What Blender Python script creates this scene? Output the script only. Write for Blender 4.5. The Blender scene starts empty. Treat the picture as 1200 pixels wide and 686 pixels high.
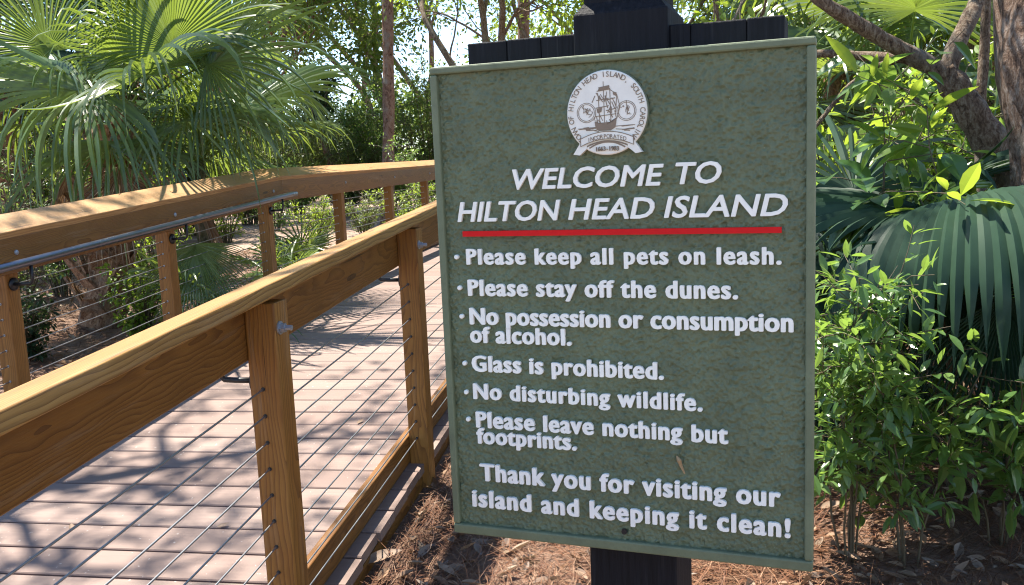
import bpy, bmesh, math, random
import numpy as np
from mathutils import Matrix, Vector
random.seed(7); RNG = np.random.default_rng(11)
S = bpy.context.scene
COL = S.collection
R = math.radians
sin, cos, pi = math.sin, math.cos, math.pi

# ------------------------------------------------------------------ camera, sky, sun, exposure
EYE = np.array([0.0, 0.0, 1.6]); F_PX = 1058.3; PITCH = R(8.36); ROLL = R(-2.46)
_fw = np.array([0, cos(PITCH), -sin(PITCH)]); _up = np.array([0, sin(PITCH), cos(PITCH)]); _rt = np.array([1.0, 0, 0])
C_R = _rt*cos(ROLL)+_up*sin(ROLL); C_U = -_rt*sin(ROLL)+_up*cos(ROLL); C_F = _fw
cd = bpy.data.cameras.new('camera'); cam = bpy.data.objects.new('camera', cd); COL.objects.link(cam)
cd.sensor_width = 36; cd.lens = 36*F_PX/1200; cd.clip_end = 500; cd.clip_start = 0.02
mw = Matrix.Identity(4)
for i in range(3):
    mw[i][0] = C_R[i]; mw[i][1] = C_U[i]; mw[i][2] = -C_F[i]; mw[i][3] = EYE[i]
cam.matrix_world = mw
S.camera = cam
SUN_AZ, SUN_EL = R(-40), R(66)            # azimuth from +Y, negative = towards -X
W = bpy.data.worlds.new('World'); S.world = W; W.use_nodes = True
nt = W.node_tree; bg = nt.nodes['Background']
sky = nt.nodes.new('ShaderNodeTexSky'); sky.sky_type = 'NISHITA'; sky.sun_disc = False
sky.sun_elevation = SUN_EL; sky.sun_rotation = SUN_AZ % (2*pi); sky.altitude = 1500; sky.air_density = 1.0; sky.dust_density = 0.0; sky.ozone_density = 1.5
nt.links.new(sky.outputs[0], bg.inputs[0]); bg.inputs[1].default_value = 0.115
sl = bpy.data.lights.new('sun', 'SUN'); sl.energy = 5.0; sl.angle = R(0.55); sl.color = (1, 0.93, 0.81)
so = bpy.data.objects.new('sun', sl); COL.objects.link(so)
sd = Vector((sin(SUN_AZ)*cos(SUN_EL), cos(SUN_AZ)*cos(SUN_EL), sin(SUN_EL)))
so.rotation_euler = sd.to_track_quat('Z', 'Y').to_euler()
vs = S.view_settings; vs.view_transform = 'Standard'; vs.look = 'None'; vs.gamma = 1; vs.use_curve_mapping = False
vs.exposure = 1.7
S.cycles.pixel_filter_type = 'BLACKMAN_HARRIS'; S.cycles.filter_width = 1.15; S.cycles.max_bounces = 8; S.cycles.transparent_max_bounces = 4; S.cycles.sample_clamp_indirect = 6

# ------------------------------------------------------------------ helpers
def tag(o, label=None, cat=None, group=None, kind=None):
    if label: o['label'] = label
    if cat: o['category'] = cat
    if group: o['group'] = group
    if kind: o['kind'] = kind
    return o
def empty(name, loc, label, cat, group=None):
    o = bpy.data.objects.new(name, None); COL.objects.link(o); o.location = Vector([float(c) for c in loc])
    o.empty_display_size = .1
    return tag(o, label, cat, group)
def raw_mesh(name, V, Fq=None, Ft=None, smooth=False):
    V = np.asarray(V, np.float32).reshape(-1, 3)
    Fq = np.zeros((0, 4), np.int32) if Fq is None or len(Fq) == 0 else np.asarray(Fq, np.int32)
    Ft = np.zeros((0, 3), np.int32) if Ft is None or len(Ft) == 0 else np.asarray(Ft, np.int32)
    me = bpy.data.meshes.new(name)
    me.vertices.add(len(V)); me.vertices.foreach_set('co', V.ravel())
    nl = len(Fq)*4+len(Ft)*3
    me.loops.add(nl); me.loops.foreach_set('vertex_index', np.concatenate([Fq.ravel(), Ft.ravel()]))
    npoly = len(Fq)+len(Ft); me.polygons.add(npoly)
    st = np.concatenate([np.arange(len(Fq))*4, len(Fq)*4+np.arange(len(Ft))*3]).astype(np.int32)
    me.polygons.foreach_set('loop_start', st)
    me.polygons.foreach_set('use_smooth', np.full(npoly, smooth))
    me.update(calc_edges=True); me.validate()
    return me
def link(name, me, mat=None, parent=None, M=None):
    o = bpy.data.objects.new(name, me); COL.objects.link(o)
    if mat is not None and len(me.materials) == 0: me.materials.append(mat)
    M = M if M is not None else Matrix.Identity(4)
    if parent is not None:
        o.parent = parent
        M = world_of(parent).inverted() @ M
    o.matrix_local = M
    return o
def world_of(o):
    M = o.matrix_basis.copy(); p = o.parent
    while p is not None: M = p.matrix_basis @ M; p = p.parent
    return M
class MB:
    def __init__(s): s.v = []; s.q = []; s.t = []; s.n = 0
    def add(s, V, Q=None, T=None):
        V = np.asarray(V, float).reshape(-1, 3)
        if Q is not None and len(Q): s.q.append(np.asarray(Q, int).reshape(-1, 4)+s.n)
        if T is not None and len(T): s.t.append(np.asarray(T, int).reshape(-1, 3)+s.n)
        s.v.append(V); s.n += len(V); return s
    def mesh(s, name, smooth=False):
        return raw_mesh(name, np.concatenate(s.v), np.concatenate(s.q) if s.q else None, np.concatenate(s.t) if s.t else None, smooth)
def unit(a):
    a = np.asarray(a, float); return a/np.maximum(np.linalg.norm(a, axis=-1, keepdims=True), 1e-9)
def at(u, v, D):                              # a real-world point seen at photo pixel (u, v), D metres ahead
    return EYE + D*(C_F + C_R*(u-600)/F_PX + C_U*(343-v)/F_PX)
def gz(x, y):
    y = np.asarray(y, float); x = np.asarray(x, float)
    return .048*np.clip(y, -1, 8) + .018*np.sin(x*1.7+1)*np.sin(y*1.3+.5) + .012*np.sin(x*3.9+2)*np.sin(y*4.7)
def ground_at(u, v):
    d = C_F + C_R*(u-600)/F_PX + C_U*(343-v)/F_PX
    lo = .5
    for i in range(4000):
        P = EYE+d*lo
        if P[2] <= gz(P[0], P[1]): return P
        lo += .01
    return EYE+d*lo
def tube(mb, pts, rad, n=8, cap=True, rough=0, seed=0):
    pts = np.asarray(pts, float); k = len(pts)
    rad = np.broadcast_to(np.asarray(rad, float), (k,))
    tan = np.gradient(pts, axis=0) if k > 2 else np.repeat((pts[1]-pts[0])[None], 2, 0)
    tan = unit(tan)
    ref = np.array([0, 0, 1.]) if abs(tan[0][2]) < .9 else np.array([1., 0, 0])
    a = unit(np.cross(tan[0], ref)); V = []
    ang = np.arange(n)*2*pi/n
    rg = np.random.default_rng(seed)
    for i in range(k):
        a = unit(a - tan[i]*(a@tan[i])); b = np.cross(tan[i], a)
        rr = rad[i]*(1+rough*rg.normal(size=n)) if rough else np.full(n, rad[i])
        V.append(pts[i]+(np.cos(ang)*rr)[:, None]*a+(np.sin(ang)*rr)[:, None]*b)
    V = np.concatenate(V)
    i = np.arange(k-1)[:, None]*n; j = np.arange(n)[None]; j2 = (j+1) % n
    Q = np.stack([i+j, i+j2, i+n+j2, i+n+j], -1).reshape(-1, 4)
    T = []
    if cap:
        V = np.concatenate([V, pts[:1], pts[-1:]]); c0 = k*n; c1 = c0+1
        for m in range(n):
            T.append((c0, (m+1) % n, m)); T.append((c1, (k-1)*n+m, (k-1)*n+(m+1) % n))
    mb.add(V, Q, T)
def rrect(w, h, r=.004, n=3):
    P = []
    for cx, cy, a0 in ((w/2-r, h/2-r, 0), (-w/2+r, h/2-r, 90), (-w/2+r, -h/2+r, 180), (w/2-r, -h/2+r, 270)):
        for i in range(n+1):
            a = R(a0+90*i/n); P.append((cx+r*cos(a), cy+r*sin(a)))
    return np.array(P)
def prism(prof, L, name, nx=1, ch=.002, jitter=0, seed=0):
    """profile (y,z) swept along local X from -L/2..L/2 with small chamfered ends"""
    n = len(prof); c = prof.mean(0)
    xs = [-L/2, -L/2+ch] + list(np.linspace(-L/2+ch, L/2-ch, nx+1)[1:-1]) + [L/2-ch, L/2]
    V = []; rg = np.random.default_rng(seed)
    for i, x in enumerate(xs):
        p = c+(prof-c)*(1-2*ch/np.ptp(prof, axis=0)) if i in (0, len(xs)-1) else prof
        if jitter and 0 < i < len(xs)-1: p = p + rg.normal(0, jitter, (1, 2))
        V.append(np.column_stack([np.full(n, x), p]))
    k = len(xs)
    i = np.arange(k-1)[:, None]*n; j = np.arange(n)[None]; j2 = (j+1) % n
    Q = np.stack([i+j, i+j2, i+n+j2, i+n+j], -1).reshape(-1, 4)
    V = np.concatenate(V+[np.array([[xs[0], *c], [xs[-1], *c]])]); T = []
    for m in range(n):
        T.append((k*n, (m+1) % n, m)); T.append((k*n+1, (k-1)*n+m, (k-1)*n+(m+1) % n))
    me = raw_mesh(name, V, Q, T)
    return me
def box(mb, x0, x1, y0, y1, z0, z1):
    V = [(x, y, z) for z in (z0, z1) for y in (y0, y1) for x in (x0, x1)]
    mb.add(V, [(0, 2, 3, 1), (4, 5, 7, 6), (0, 1, 5, 4), (2, 6, 7, 3), (0, 4, 6, 2), (1, 3, 7, 5)])
def frame(X, Y, Z, O):
    M = Matrix.Identity(4)
    for i in range(3): M[i][0] = X[i]; M[i][1] = Y[i]; M[i][2] = Z[i]; M[i][3] = O[i]
    return M
# leaf templates: unit length along +Y, width along X, normal +Z
def leaf_template(w=.35, n=4, fold=.12, curl=.15, peak=.45):
    V = []; Q = []
    for i in range(n+1):
        t = i/n; hw = w/2*(sin(pi*t**(math.log(.5)/math.log(peak))))**.85 if 0 < t < 1 else .004
        zc = -curl*t*t
        V += [(-hw, t, zc+fold*hw*2), (0, t, zc), (hw, t, zc+fold*hw*2)]
    for i in range(n):
        b = 3*i; Q += [(b, b+1, b+4, b+3), (b+1, b+2, b+5, b+4)]
    return np.array(V), np.array(Q)
LEAF4 = leaf_template(); LEAF3 = leaf_template(.42, 3); LANCE = leaf_template(.28, 4, .15, .22)
BROAD = leaf_template(.55, 5, .1, .2, .38); DEAD = leaf_template(.42, 4, .35, -.25)
QUADL = (np.array([(0, 0, 0), (.24, .5, .07), (0, 1, -.06), (-.24, .5, .07)]), np.array([(0, 1, 2, 3)]))
def scatter(tpl, pos, dr, nr, size):
    V, Q = tpl; n = len(pos); k = len(V)
    Y = unit(dr); X = unit(np.cross(Y, nr)); Z = np.cross(X, Y)
    size = np.broadcast_to(np.asarray(size, float), (n,))
    P = pos[:, None]+size[:, None, None]*(V[None, :, 0:1]*X[:, None]+V[None, :, 1:2]*Y[:, None]+V[None, :, 2:3]*Z[:, None])
    return P.reshape(-1, 3), (Q[None]+np.arange(n)[:, None, None]*k).reshape(-1, 4)

# ------------------------------------------------------------------ materials
def newmat(name):
    m = bpy.data.materials.new(name); m.use_nodes = True
    return m, m.node_tree, m.node_tree.nodes['Principled BSDF']
def node(nt, t, **kw):
    n = nt.nodes.new(t)
    for k, v in kw.items(): setattr(n, k, v)
    return n
def ramp(nt, fac, stops):
    r = node(nt, 'ShaderNodeValToRGB'); e = r.color_ramp.elements
    while len(e) < len(stops): e.new(.5)
    for el, (p, c) in zip(e, stops): el.position = p; el.color = (*c, 1)
    nt.links.new(fac, r.inputs[0]); return r.outputs[0]
def noise(nt, vec, scale, detail=3, rough=.5, dist=0):
    n = node(nt, 'ShaderNodeTexNoise'); n.inputs['Scale'].default_value = scale; n.inputs['Detail'].default_value = detail
    n.inputs['Roughness'].default_value = rough; n.inputs['Distortion'].default_value = dist
    if vec is not None: nt.links.new(vec, n.inputs['Vector'])
    return n.outputs['Fac']
def mapping(nt, vec, scale=(1, 1, 1), loc=(0, 0, 0)):
    n = node(nt, 'ShaderNodeMapping'); n.inputs['Scale'].default_value = scale; n.inputs['Location'].default_value = loc
    nt.links.new(vec, n.inputs['Vector']); return n.outputs[0]
def math_(nt, op, a, b=None, c=None):
    n = node(nt, 'ShaderNodeMath', operation=op)
    for i, x in enumerate((a, b, c)):
        if x is None: continue
        if hasattr(x, 'links'): nt.links.new(x, n.inputs[i])
        else: n.inputs[i].default_value = x
    return n.outputs[0]
def mixc(nt, fac, a, b, mode='MIX'):
    n = node(nt, 'ShaderNodeMix', data_type='RGBA', blend_type=mode)
    for x, s in ((fac, n.inputs[0]), (a, n.inputs[6]), (b, n.inputs[7])):
        if hasattr(x, 'links'): nt.links.new(x, s)
        else: s.default_value = x if isinstance(x, (int, float)) else (*x, 1)
    return n.outputs[2]
def bump(nt, b, h, strength=.5, dist=.002):
    n = node(nt, 'ShaderNodeBump'); n.inputs['Strength'].default_value = strength; n.inputs['Distance'].default_value = dist
    nt.links.new(h, n.inputs['Height']); nt.links.new(n.outputs[0], b.inputs['Normal'])
def flat(name, c, rough=.5, metal=0, spec=.5):
    m, nt, b = newmat(name); b.inputs['Base Color'].default_value = (*c, 1); b.inputs['Roughness'].default_value = rough
    b.inputs['Metallic'].default_value = metal; b.inputs['Specular IOR Level'].default_value = spec
    tc = node(nt, 'ShaderNodeTexCoord').outputs['Object']
    f = noise(nt, tc, 60, 4)
    nt.links.new(mixc(nt, f, [x*.85 for x in c], [min(1, x*1.12) for x in c]), b.inputs['Base Color'])
    return m
def timber(name, light, mid, dark, rings=150, rough=.5, crack=0.0):
    """sawn pine: growth rings round an off-centre pith, local X is the grain direction"""
    m, nt, b = newmat(name); L = nt.links
    tc = node(nt, 'ShaderNodeTexCoord').outputs['Object']
    rnd = node(nt, 'ShaderNodeObjectInfo').outputs['Random']
    off = node(nt, 'ShaderNodeCombineXYZ')
    L.new(math_(nt, 'MULTIPLY', rnd, 37.), off.inputs[0])
    L.new(math_(nt, 'MULTIPLY_ADD', rnd, .10, .045), off.inputs[1]); L.new(math_(nt, 'MULTIPLY_ADD', math_(nt, 'FRACT', math_(nt, 'MULTIPLY', rnd, 7.3)), .12, -.09), off.inputs[2])
    va = node(nt, 'ShaderNodeVectorMath', operation='ADD'); L.new(tc, va.inputs[0]); L.new(off.outputs[0], va.inputs[1])
    sep = node(nt, 'ShaderNodeSeparateXYZ'); L.new(va.outputs[0], sep.inputs[0])
    wob = noise(nt, mapping(nt, va.outputs[0], (1.6, 7, 7)), 1., 3, .5)
    y2 = math_(nt, 'POWER', sep.outputs[1], 2.); z2 = math_(nt, 'POWER', sep.outputs[2], 2.)
    d = math_(nt, 'SQRT', math_(nt, 'ADD', y2, z2))
    d = math_(nt, 'MULTIPLY_ADD', wob, .085, d)
    s = math_(nt, 'FRACT', math_(nt, 'MULTIPLY', d, float(rings)))
    ring = math_(nt, 'POWER', s, 2.2)
    fib = noise(nt, mapping(nt, va.outputs[0], (9, 420, 420)), 1., 3, .6)
    big = noise(nt, mapping(nt, va.outputs[0], (2.2, 9, 9)), 1., 4, .6)
    col = ramp(nt, big, [(.3, mid), (.7, light)])
    col = mixc(nt, math_(nt, 'MULTIPLY', ring, .72), col, dark)
    col = mixc(nt, math_(nt, 'MULTIPLY', math_(nt, 'SUBTRACT', 1., fib), .55), col, dark)
    # knots
    vor = node(nt, 'ShaderNodeTexVoronoi'); vor.inputs['Scale'].default_value = 1.; L.new(mapping(nt, va.outputs[0], (1.7, 8, 8)), vor.inputs['Vector'])
    kn = math_(nt, 'LESS_THAN', vor.outputs['Distance'], .085)
    col = mixc(nt, math_(nt, 'MULTIPLY', kn, .8), col, [x*.35 for x in dark])
    ck = noise(nt, mapping(nt, va.outputs[0], (1.3, 75, 75)), 1., 2, .5)          # drying checks
    col = mixc(nt, ramp(nt, ck, [(.70, (0, 0, 0)), (.735, (.85, .85, .85))]), col, [x*.25 for x in dark])
    gy = noise(nt, mapping(nt, va.outputs[0], (1.1, 14, 14)), 1.7, 5, .7)        # greying
    col = mixc(nt, ramp(nt, gy, [(.56, (0, 0, 0)), (.75, (.4, .4, .4))]), col, (.30, .22, .14))
    # weather stains
    st = noise(nt, mapping(nt, va.outputs[0], (3, 5, 5)), 1.3, 5, .65)
    stf = ramp(nt, st, [(.52, (0, 0, 0)), (.72, (1, 1, 1))])
    col = mixc(nt, math_(nt, 'MULTIPLY', stf, .45), col, [x*.55 for x in mid])
    L.new(col, b.inputs['Base Color']); b.inputs['Roughness'].default_value = rough; b.inputs['Specular IOR Level'].default_value = .35
    h = math_(nt, 'ADD', math_(nt, 'MULTIPLY', fib, .5), math_(nt, 'MULTIPLY', ring, -.5))
    bump(nt, b, h, .6, .0025)
    return m
M_RAIL = timber('oiled_pine', (.29, .135, .028), (.215, .088, .014), (.07, .023, .004))
M_POST = timber('oiled_pine_post', (.37, .18, .038), (.29, .12, .02), (.10, .034, .007), 110)
M_CAP = timber('weathered_cap_pine', (.54, .33, .14), (.42, .22, .07), (.17, .07, .018), 90, .55)
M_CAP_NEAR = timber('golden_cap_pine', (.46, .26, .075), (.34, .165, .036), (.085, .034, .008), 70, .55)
def m_deck():
    m, nt, b = newmat('deck_boards'); L = nt.links
    tc = node(nt, 'ShaderNodeTexCoord').outputs['Object']
    sep = node(nt, 'ShaderNodeSeparateXYZ'); L.new(tc, sep.inputs[0])
    bi = math_(nt, 'FLOOR', math_(nt, 'DIVIDE', sep.outputs[0], PITCH_B))
    wn = node(nt, 'ShaderNodeTexWhiteNoise', noise_dimensions='1D'); L.new(bi, wn.inputs['W'])
    offs = node(nt, 'ShaderNodeCombineXYZ'); L.new(math_(nt, 'MULTIPLY', wn.outputs[0], 50.), offs.inputs[1])
    va = node(nt, 'ShaderNodeVectorMath', operation='ADD'); L.new(tc, va.inputs[0]); L.new(offs.outputs[0], va.inputs[1])
    g = noise(nt, mapping(nt, va.outputs[0], (60, 2.2, 60)), 1., 4, .65)
    g2 = noise(nt, mapping(nt, va.outputs[0], (9, 1.1, 9)), 1., 4, .6)
    blot = noise(nt, tc, 2.1, 5, .6)
    c = ramp(nt, wn.outputs[0], [(0, (.13, .082, .066)), (.35, (.225, .16, .132)), (.65, (.155, .098, .078)), (1, (.25, .185, .155))])
    c = mixc(nt, math_(nt, 'MULTIPLY', g2, .55), c, (.28, .195, .16))
    c = mixc(nt, math_(nt, 'MULTIPLY', ramp(nt, g, [(.35, (1, 1, 1)), (.65, (0, 0, 0))]), .5), c, (.15, .10, .085))
    c = mixc(nt, math_(nt, 'MULTIPLY', ramp(nt, blot, [(.5, (0, 0, 0)), (.75, (1, 1, 1))]), .35), c, (.16, .105, .088))
    sp = noise(nt, tc, 45, 2, .5)
    c = mixc(nt, ramp(nt, sp, [(.70, (0, 0, 0)), (.74, (.7, .7, .7))]), c, (.45, .40, .36))
    L.new(c, b.inputs['Base Color']); b.inputs['Roughness'].default_value = .6; b.inputs['Specular IOR Level'].default_value = .4
    bump(nt, b, g, .4, .0015)
    return m
PITCH_B = .19
M_DECK = m_deck()
def leafmat(name, cols, trans=(.22, .34, .03), tf=.4, rough=.45, spec=.4):
    m, nt, b = newmat(name); L = nt.links
    rpi = node(nt, 'ShaderNodeNewGeometry').outputs['Random Per Island']
    k = len(cols)
    c = ramp(nt, rpi, [(i/max(1, k-1), col) for i, col in enumerate(cols)])
    tc = node(nt, 'ShaderNodeTexCoord').outputs['Object']
    c = mixc(nt, math_(nt, 'MULTIPLY', noise(nt, tc, 25, 3), .5), c, [x*.6 for x in cols[0]])
    L.new(c, b.inputs['Base Color']); b.inputs['Roughness'].default_value = rough; b.inputs['Specular IOR Level'].default_value = spec
    tr = node(nt, 'ShaderNodeBsdfTranslucent')
    L.new(mixc(nt, .6, c, trans), tr.inputs['Color'])
    mx = node(nt, 'ShaderNodeMixShader'); mx.inputs[0].default_value = tf
    L.new(b.outputs[0], mx.inputs[1]); L.new(tr.outputs[0], mx.inputs[2])
    L.new(mx.outputs[0], nt.nodes['Material Output'].inputs['Surface'])
    return m
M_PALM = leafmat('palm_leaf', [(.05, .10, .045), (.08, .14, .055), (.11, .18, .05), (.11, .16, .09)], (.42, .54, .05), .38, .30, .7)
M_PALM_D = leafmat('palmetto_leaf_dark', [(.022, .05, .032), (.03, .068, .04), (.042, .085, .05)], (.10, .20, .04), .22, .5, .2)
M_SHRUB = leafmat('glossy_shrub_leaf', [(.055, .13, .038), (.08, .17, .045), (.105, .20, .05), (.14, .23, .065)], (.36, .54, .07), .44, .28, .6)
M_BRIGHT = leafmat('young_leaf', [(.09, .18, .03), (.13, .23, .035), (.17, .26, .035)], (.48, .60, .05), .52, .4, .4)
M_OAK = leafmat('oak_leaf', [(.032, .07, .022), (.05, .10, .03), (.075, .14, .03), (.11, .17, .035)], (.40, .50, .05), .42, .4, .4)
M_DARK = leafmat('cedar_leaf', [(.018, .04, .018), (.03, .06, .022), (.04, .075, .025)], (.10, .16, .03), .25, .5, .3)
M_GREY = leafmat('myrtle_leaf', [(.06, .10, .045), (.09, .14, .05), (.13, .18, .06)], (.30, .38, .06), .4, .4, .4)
M_STRAW = leafmat('pine_straw', [(.07, .03, .018), (.19, .08, .042), (.28, .13, .065), (.13, .07, .045), (.46, .28, .17)], (.3, .15, .07), .15, .6, .2)
M_LITTER = leafmat('dead_leaf', [(.14, .07, .04), (.28, .16, .09), (.36, .24, .15), (.22, .17, .14), (.42, .32, .22)], (.3, .18, .08), .15, .6, .3)
def bark(name, a, b_, c, sx=1., depth=.01):
    """plates and furrows stretched along the trunk, with lichen blotches"""
    m, nt, b = newmat(name); L = nt.links
    tc = node(nt, 'ShaderNodeTexCoord').outputs['Object']
    f1 = noise(nt, mapping(nt, tc, (26*sx, 26*sx, 13*sx)), 1., 6, .72, .9)
    f2 = noise(nt, mapping(nt, tc, (70*sx, 70*sx, 45*sx)), 1., 4, .7, .4)
    n3 = noise(nt, tc, 5, 4, .6)
    h = math_(nt, 'MULTIPLY_ADD', f2, .35, f1)
    col = ramp(nt, h, [(.48, [x*.22 for x in a]), (.58, a), (.68, b_), (.82, c)])
    col = mixc(nt, ramp(nt, n3, [(.52, (0, 0, 0)), (.66, (.55, .55, .55))]), col, (.24, .23, .20))
    L.new(col, b.inputs['Base Color']); b.inputs['Roughness'].default_value = .85; b.inputs['Specular IOR Level'].default_value = .2
    bump(nt, b, h, 1., depth*1.6)
    return m
M_BARK = bark('scaly_bark', (.10, .06, .042), (.18, .115, .08), (.29, .23, .19), 1.2, .014)
M_OAKBARK = bark('oak_bark', (.10, .065, .045), (.18, .125, .085), (.30, .25, .19), 1.9, .012)
M_PINEBARK = bark('pine_bark', (.14, .075, .05), (.22, .125, .085), (.28, .19, .14), .6, .02)
M_GSTEM = bark('palm_stem', (.05, .055, .025), (.085, .085, .04), (.14, .12, .07), 1., .006)
M_BOOT = bark('palm_boot', (.16, .08, .045), (.27, .15, .085), (.36, .24, .15), 1.3, .008)
M_STEM = flat('twig', (.085, .065, .035), .7)
M_STEEL = flat('steel_cable', (.30, .30, .31), .4, .85)
M_ALU = flat('anodised_pipe', (.14, .155, .20), .28, .9)
M_BLACK = flat('black_iron', (.018, .018, .02), .4, .2)
M_GALV = flat('galvanised_bolt', (.33, .36, .40), .45, .6)
M_LETTER = flat('white_letter_paint', (.90, .865, .785), .55, 0, .3)
M_RED = flat('red_paint', (.62, .005, .008), .5, 0, .2)
M_INK = flat('brown_engraving', (.22, .16, .11), .6)
M_SEAL = flat('seal_plaque_white', (.80, .77, .69), .5)
M_RIM = flat('seal_rim_green', (.12, .14, .085), .6)
def m_green(name, c, stain=True, bs=.6):
    m, nt, b = newmat(name); L = nt.links
    tc = node(nt, 'ShaderNodeTexCoord').outputs['Object']
    n1 = noise(nt, tc, 14, 5, .6); n2 = noise(nt, tc, 130, 4, .6); n3 = noise(nt, tc, 45, 3)
    col = ramp(nt, n1, [(.3, [x*.82 for x in c]), (.7, [x*1.15 for x in c])])
    col = mixc(nt, math_(nt, 'MULTIPLY', ramp(nt, n2, [(.25, (1, 1, 1)), (.5, (0, 0, 0))]), .3), col, [x*.5 for x in c])
    if stain:
        n4 = noise(nt, mapping(nt, tc, (5, 5, 9)), 1.2, 6, .7)
        sep = node(nt, 'ShaderNodeSeparateXYZ'); L.new(tc, sep.inputs[0])
        top = ramp(nt, math_(nt, 'MULTIPLY_ADD', sep.outputs[2], 1/.8, .5), [(.6, (.25, .25, .25)), (1., (1, 1, 1))])
        f = math_(nt, 'MULTIPLY', ramp(nt, n4, [(.60, (0, 0, 0)), (.76, (.35, .35, .35))]), top)
        col = mixc(nt, f, col, (.13, .085, .05))
        f2 = noise(nt, tc, 260, 2); col = mixc(nt, ramp(nt, f2, [(.74, (0, 0, 0)), (.78, (.8, .8, .8))]), col, (.28, .27, .18))
    L.new(col, b.inputs['Base Color']); b.inputs['Roughness'].default_value = .55; b.inputs['Specular IOR Level'].default_value = .4
    bump(nt, b, math_(nt, 'ADD', n2, math_(nt, 'MULTIPLY', n3, .5)), bs, .003)
    return m
M_GREEN = m_green('green_stucco', (.122, .147, .083), True, .9)
M_FRAME = m_green('green_frame_paint', (.138, .164, .095), False, .2)
def m_blackwood():
    m, nt, b = newmat('black_painted_timber'); L = nt.links
    tc = node(nt, 'ShaderNodeTexCoord').outputs['Object']
    g = noise(nt, mapping(nt, tc, (110, 110, 5)), 1., 4, .65)
    c = ramp(nt, g, [(.3, (.003, .0033, .005)), (.6, (.008, .0085, .012)), (.8, (.030, .030, .033))])
    L.new(c, b.inputs['Base Color']); b.inputs['Roughness'].default_value = .7; b.inputs['Specular IOR Level'].default_value = .22
    bump(nt, b, g, .8, .004); return m
M_BWOOD = m_blackwood()
def m_ground():
    m, nt, b = newmat('forest_floor'); L = nt.links
    tc = node(nt, 'ShaderNodeTexCoord').outputs['Object']
    n1 = noise(nt, tc, .8, 5, .6); n2 = noise(nt, tc, 40, 5, .7, .6); n3 = noise(nt, tc, 7, 5, .65)
    c = ramp(nt, n2, [(.3, (.04, .022, .014)), (.5, (.13, .066, .038)), (.7, (.25, .145, .09))])
    c = mixc(nt, ramp(nt, n1, [(.42, (0, 0, 0)), (.6, (.8, .8, .8))]), c, (.36, .25, .19))
    c = mixc(nt, math_(nt, 'MULTIPLY', n3, .5), c, (.09, .045, .03))
    sp_ = node(nt, 'ShaderNodeSeparateXYZ'); L.new(tc, sp_.inputs[0])      # open sandy clearing left of the walk
    sand = math_(nt, 'MULTIPLY', ramp(nt, math_(nt, 'MULTIPLY', sp_.outputs[1], .05), [(.42, (0, 0, 0)), (.5, (1, 1, 1))]), ramp(nt, n1, [(.35, (.25, .25, .25)), (.5, (1, 1, 1))]))
    c = mixc(nt, math_(nt, 'MULTIPLY', sand, .8), c, (.42, .31, .25))
    L.new(c, b.inputs['Base Color']); b.inputs['Roughness'].default_value = .9; b.inputs['Specular IOR Level'].default_value = .15
    bump(nt, b, math_(nt, 'ADD', n2, n3), .9, .03); return m
M_GROUND = m_ground()

# ------------------------------------------------------------------ ground
def build_ground():
    a = np.concatenate([np.linspace(-90, -12, 20), np.linspace(-11.8, 11.8, 140), np.linspace(12, 90, 20)])
    c = np.concatenate([np.linspace(-30, -3, 10), np.linspace(-2.8, 16, 130), np.linspace(16.5, 140, 32)])
    X, Y = np.meshgrid(a, c); Z = gz(X, Y)
    V = np.stack([X, Y, Z], -1).reshape(-1, 3); n = len(a)
    i = np.arange(len(c)-1)[:, None]*n+np.arange(n-1)[None]
    Q = np.stack([i, i+1, i+n+1, i+n], -1).reshape(-1, 4)
    o = link('ground', raw_mesh('ground', V, Q, None, True), M_GROUND); o['kind'] = 'structure'
build_ground()

# ------------------------------------------------------------------ boardwalk
AZ = R(9.89); SL = .0579; SL2 = .0054; TB = 6.95; Z0 = .075; TEND = 15.0; TSTART = -1.6
D_H = np.array([sin(AZ), cos(AZ), 0]); R_H = np.array([cos(AZ), -sin(AZ), 0]); UPV = np.array([0, 0, 1.])
def deck_z(t): return Z0+SL*t if t < TB else Z0+SL*TB+SL2*(t-TB)
def RW(s, t, z): return R_H*s+D_H*t+UPV*(deck_z(t)+z)
def segs(): return ((TSTART, TB), (TB, TEND))
def rail_frame(s, t0, t1, z):
    A = RW(s, t0+1e-6, z); B = RW(s, t1-1e-6, z)
    X = unit(B-A); Y = -R_H; Z = np.cross(X, Y)
    return frame(X, Y, Z, (A+B)/2), np.linalg.norm(B-A)
def member(name, mat, parent, s, z, prof, pieces, seed=0, nx=1):
    """timber running along the walk; prof is (lateral to the right, up) about (s, z)"""
    out = []
    for (a, b) in pieces:
        M, Ln = rail_frame(s, a, b, z)
        p = np.array([(-q[0], q[1]) for q in prof])[::-1]
        out.append(link(name, prism(p, Ln-.002, name, nx), mat, parent, M))
    return out
S_RB, S_LB = -1.137, -3.066      # right beam outer face, left beam inner face
DR, DL = -1.073, -3.235           # deck edges
def tilt(prof, a): ca, sa = cos(a), sin(a); return np.array([(x*ca-y*sa, x*sa+y*ca) for x, y in prof])
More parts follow.
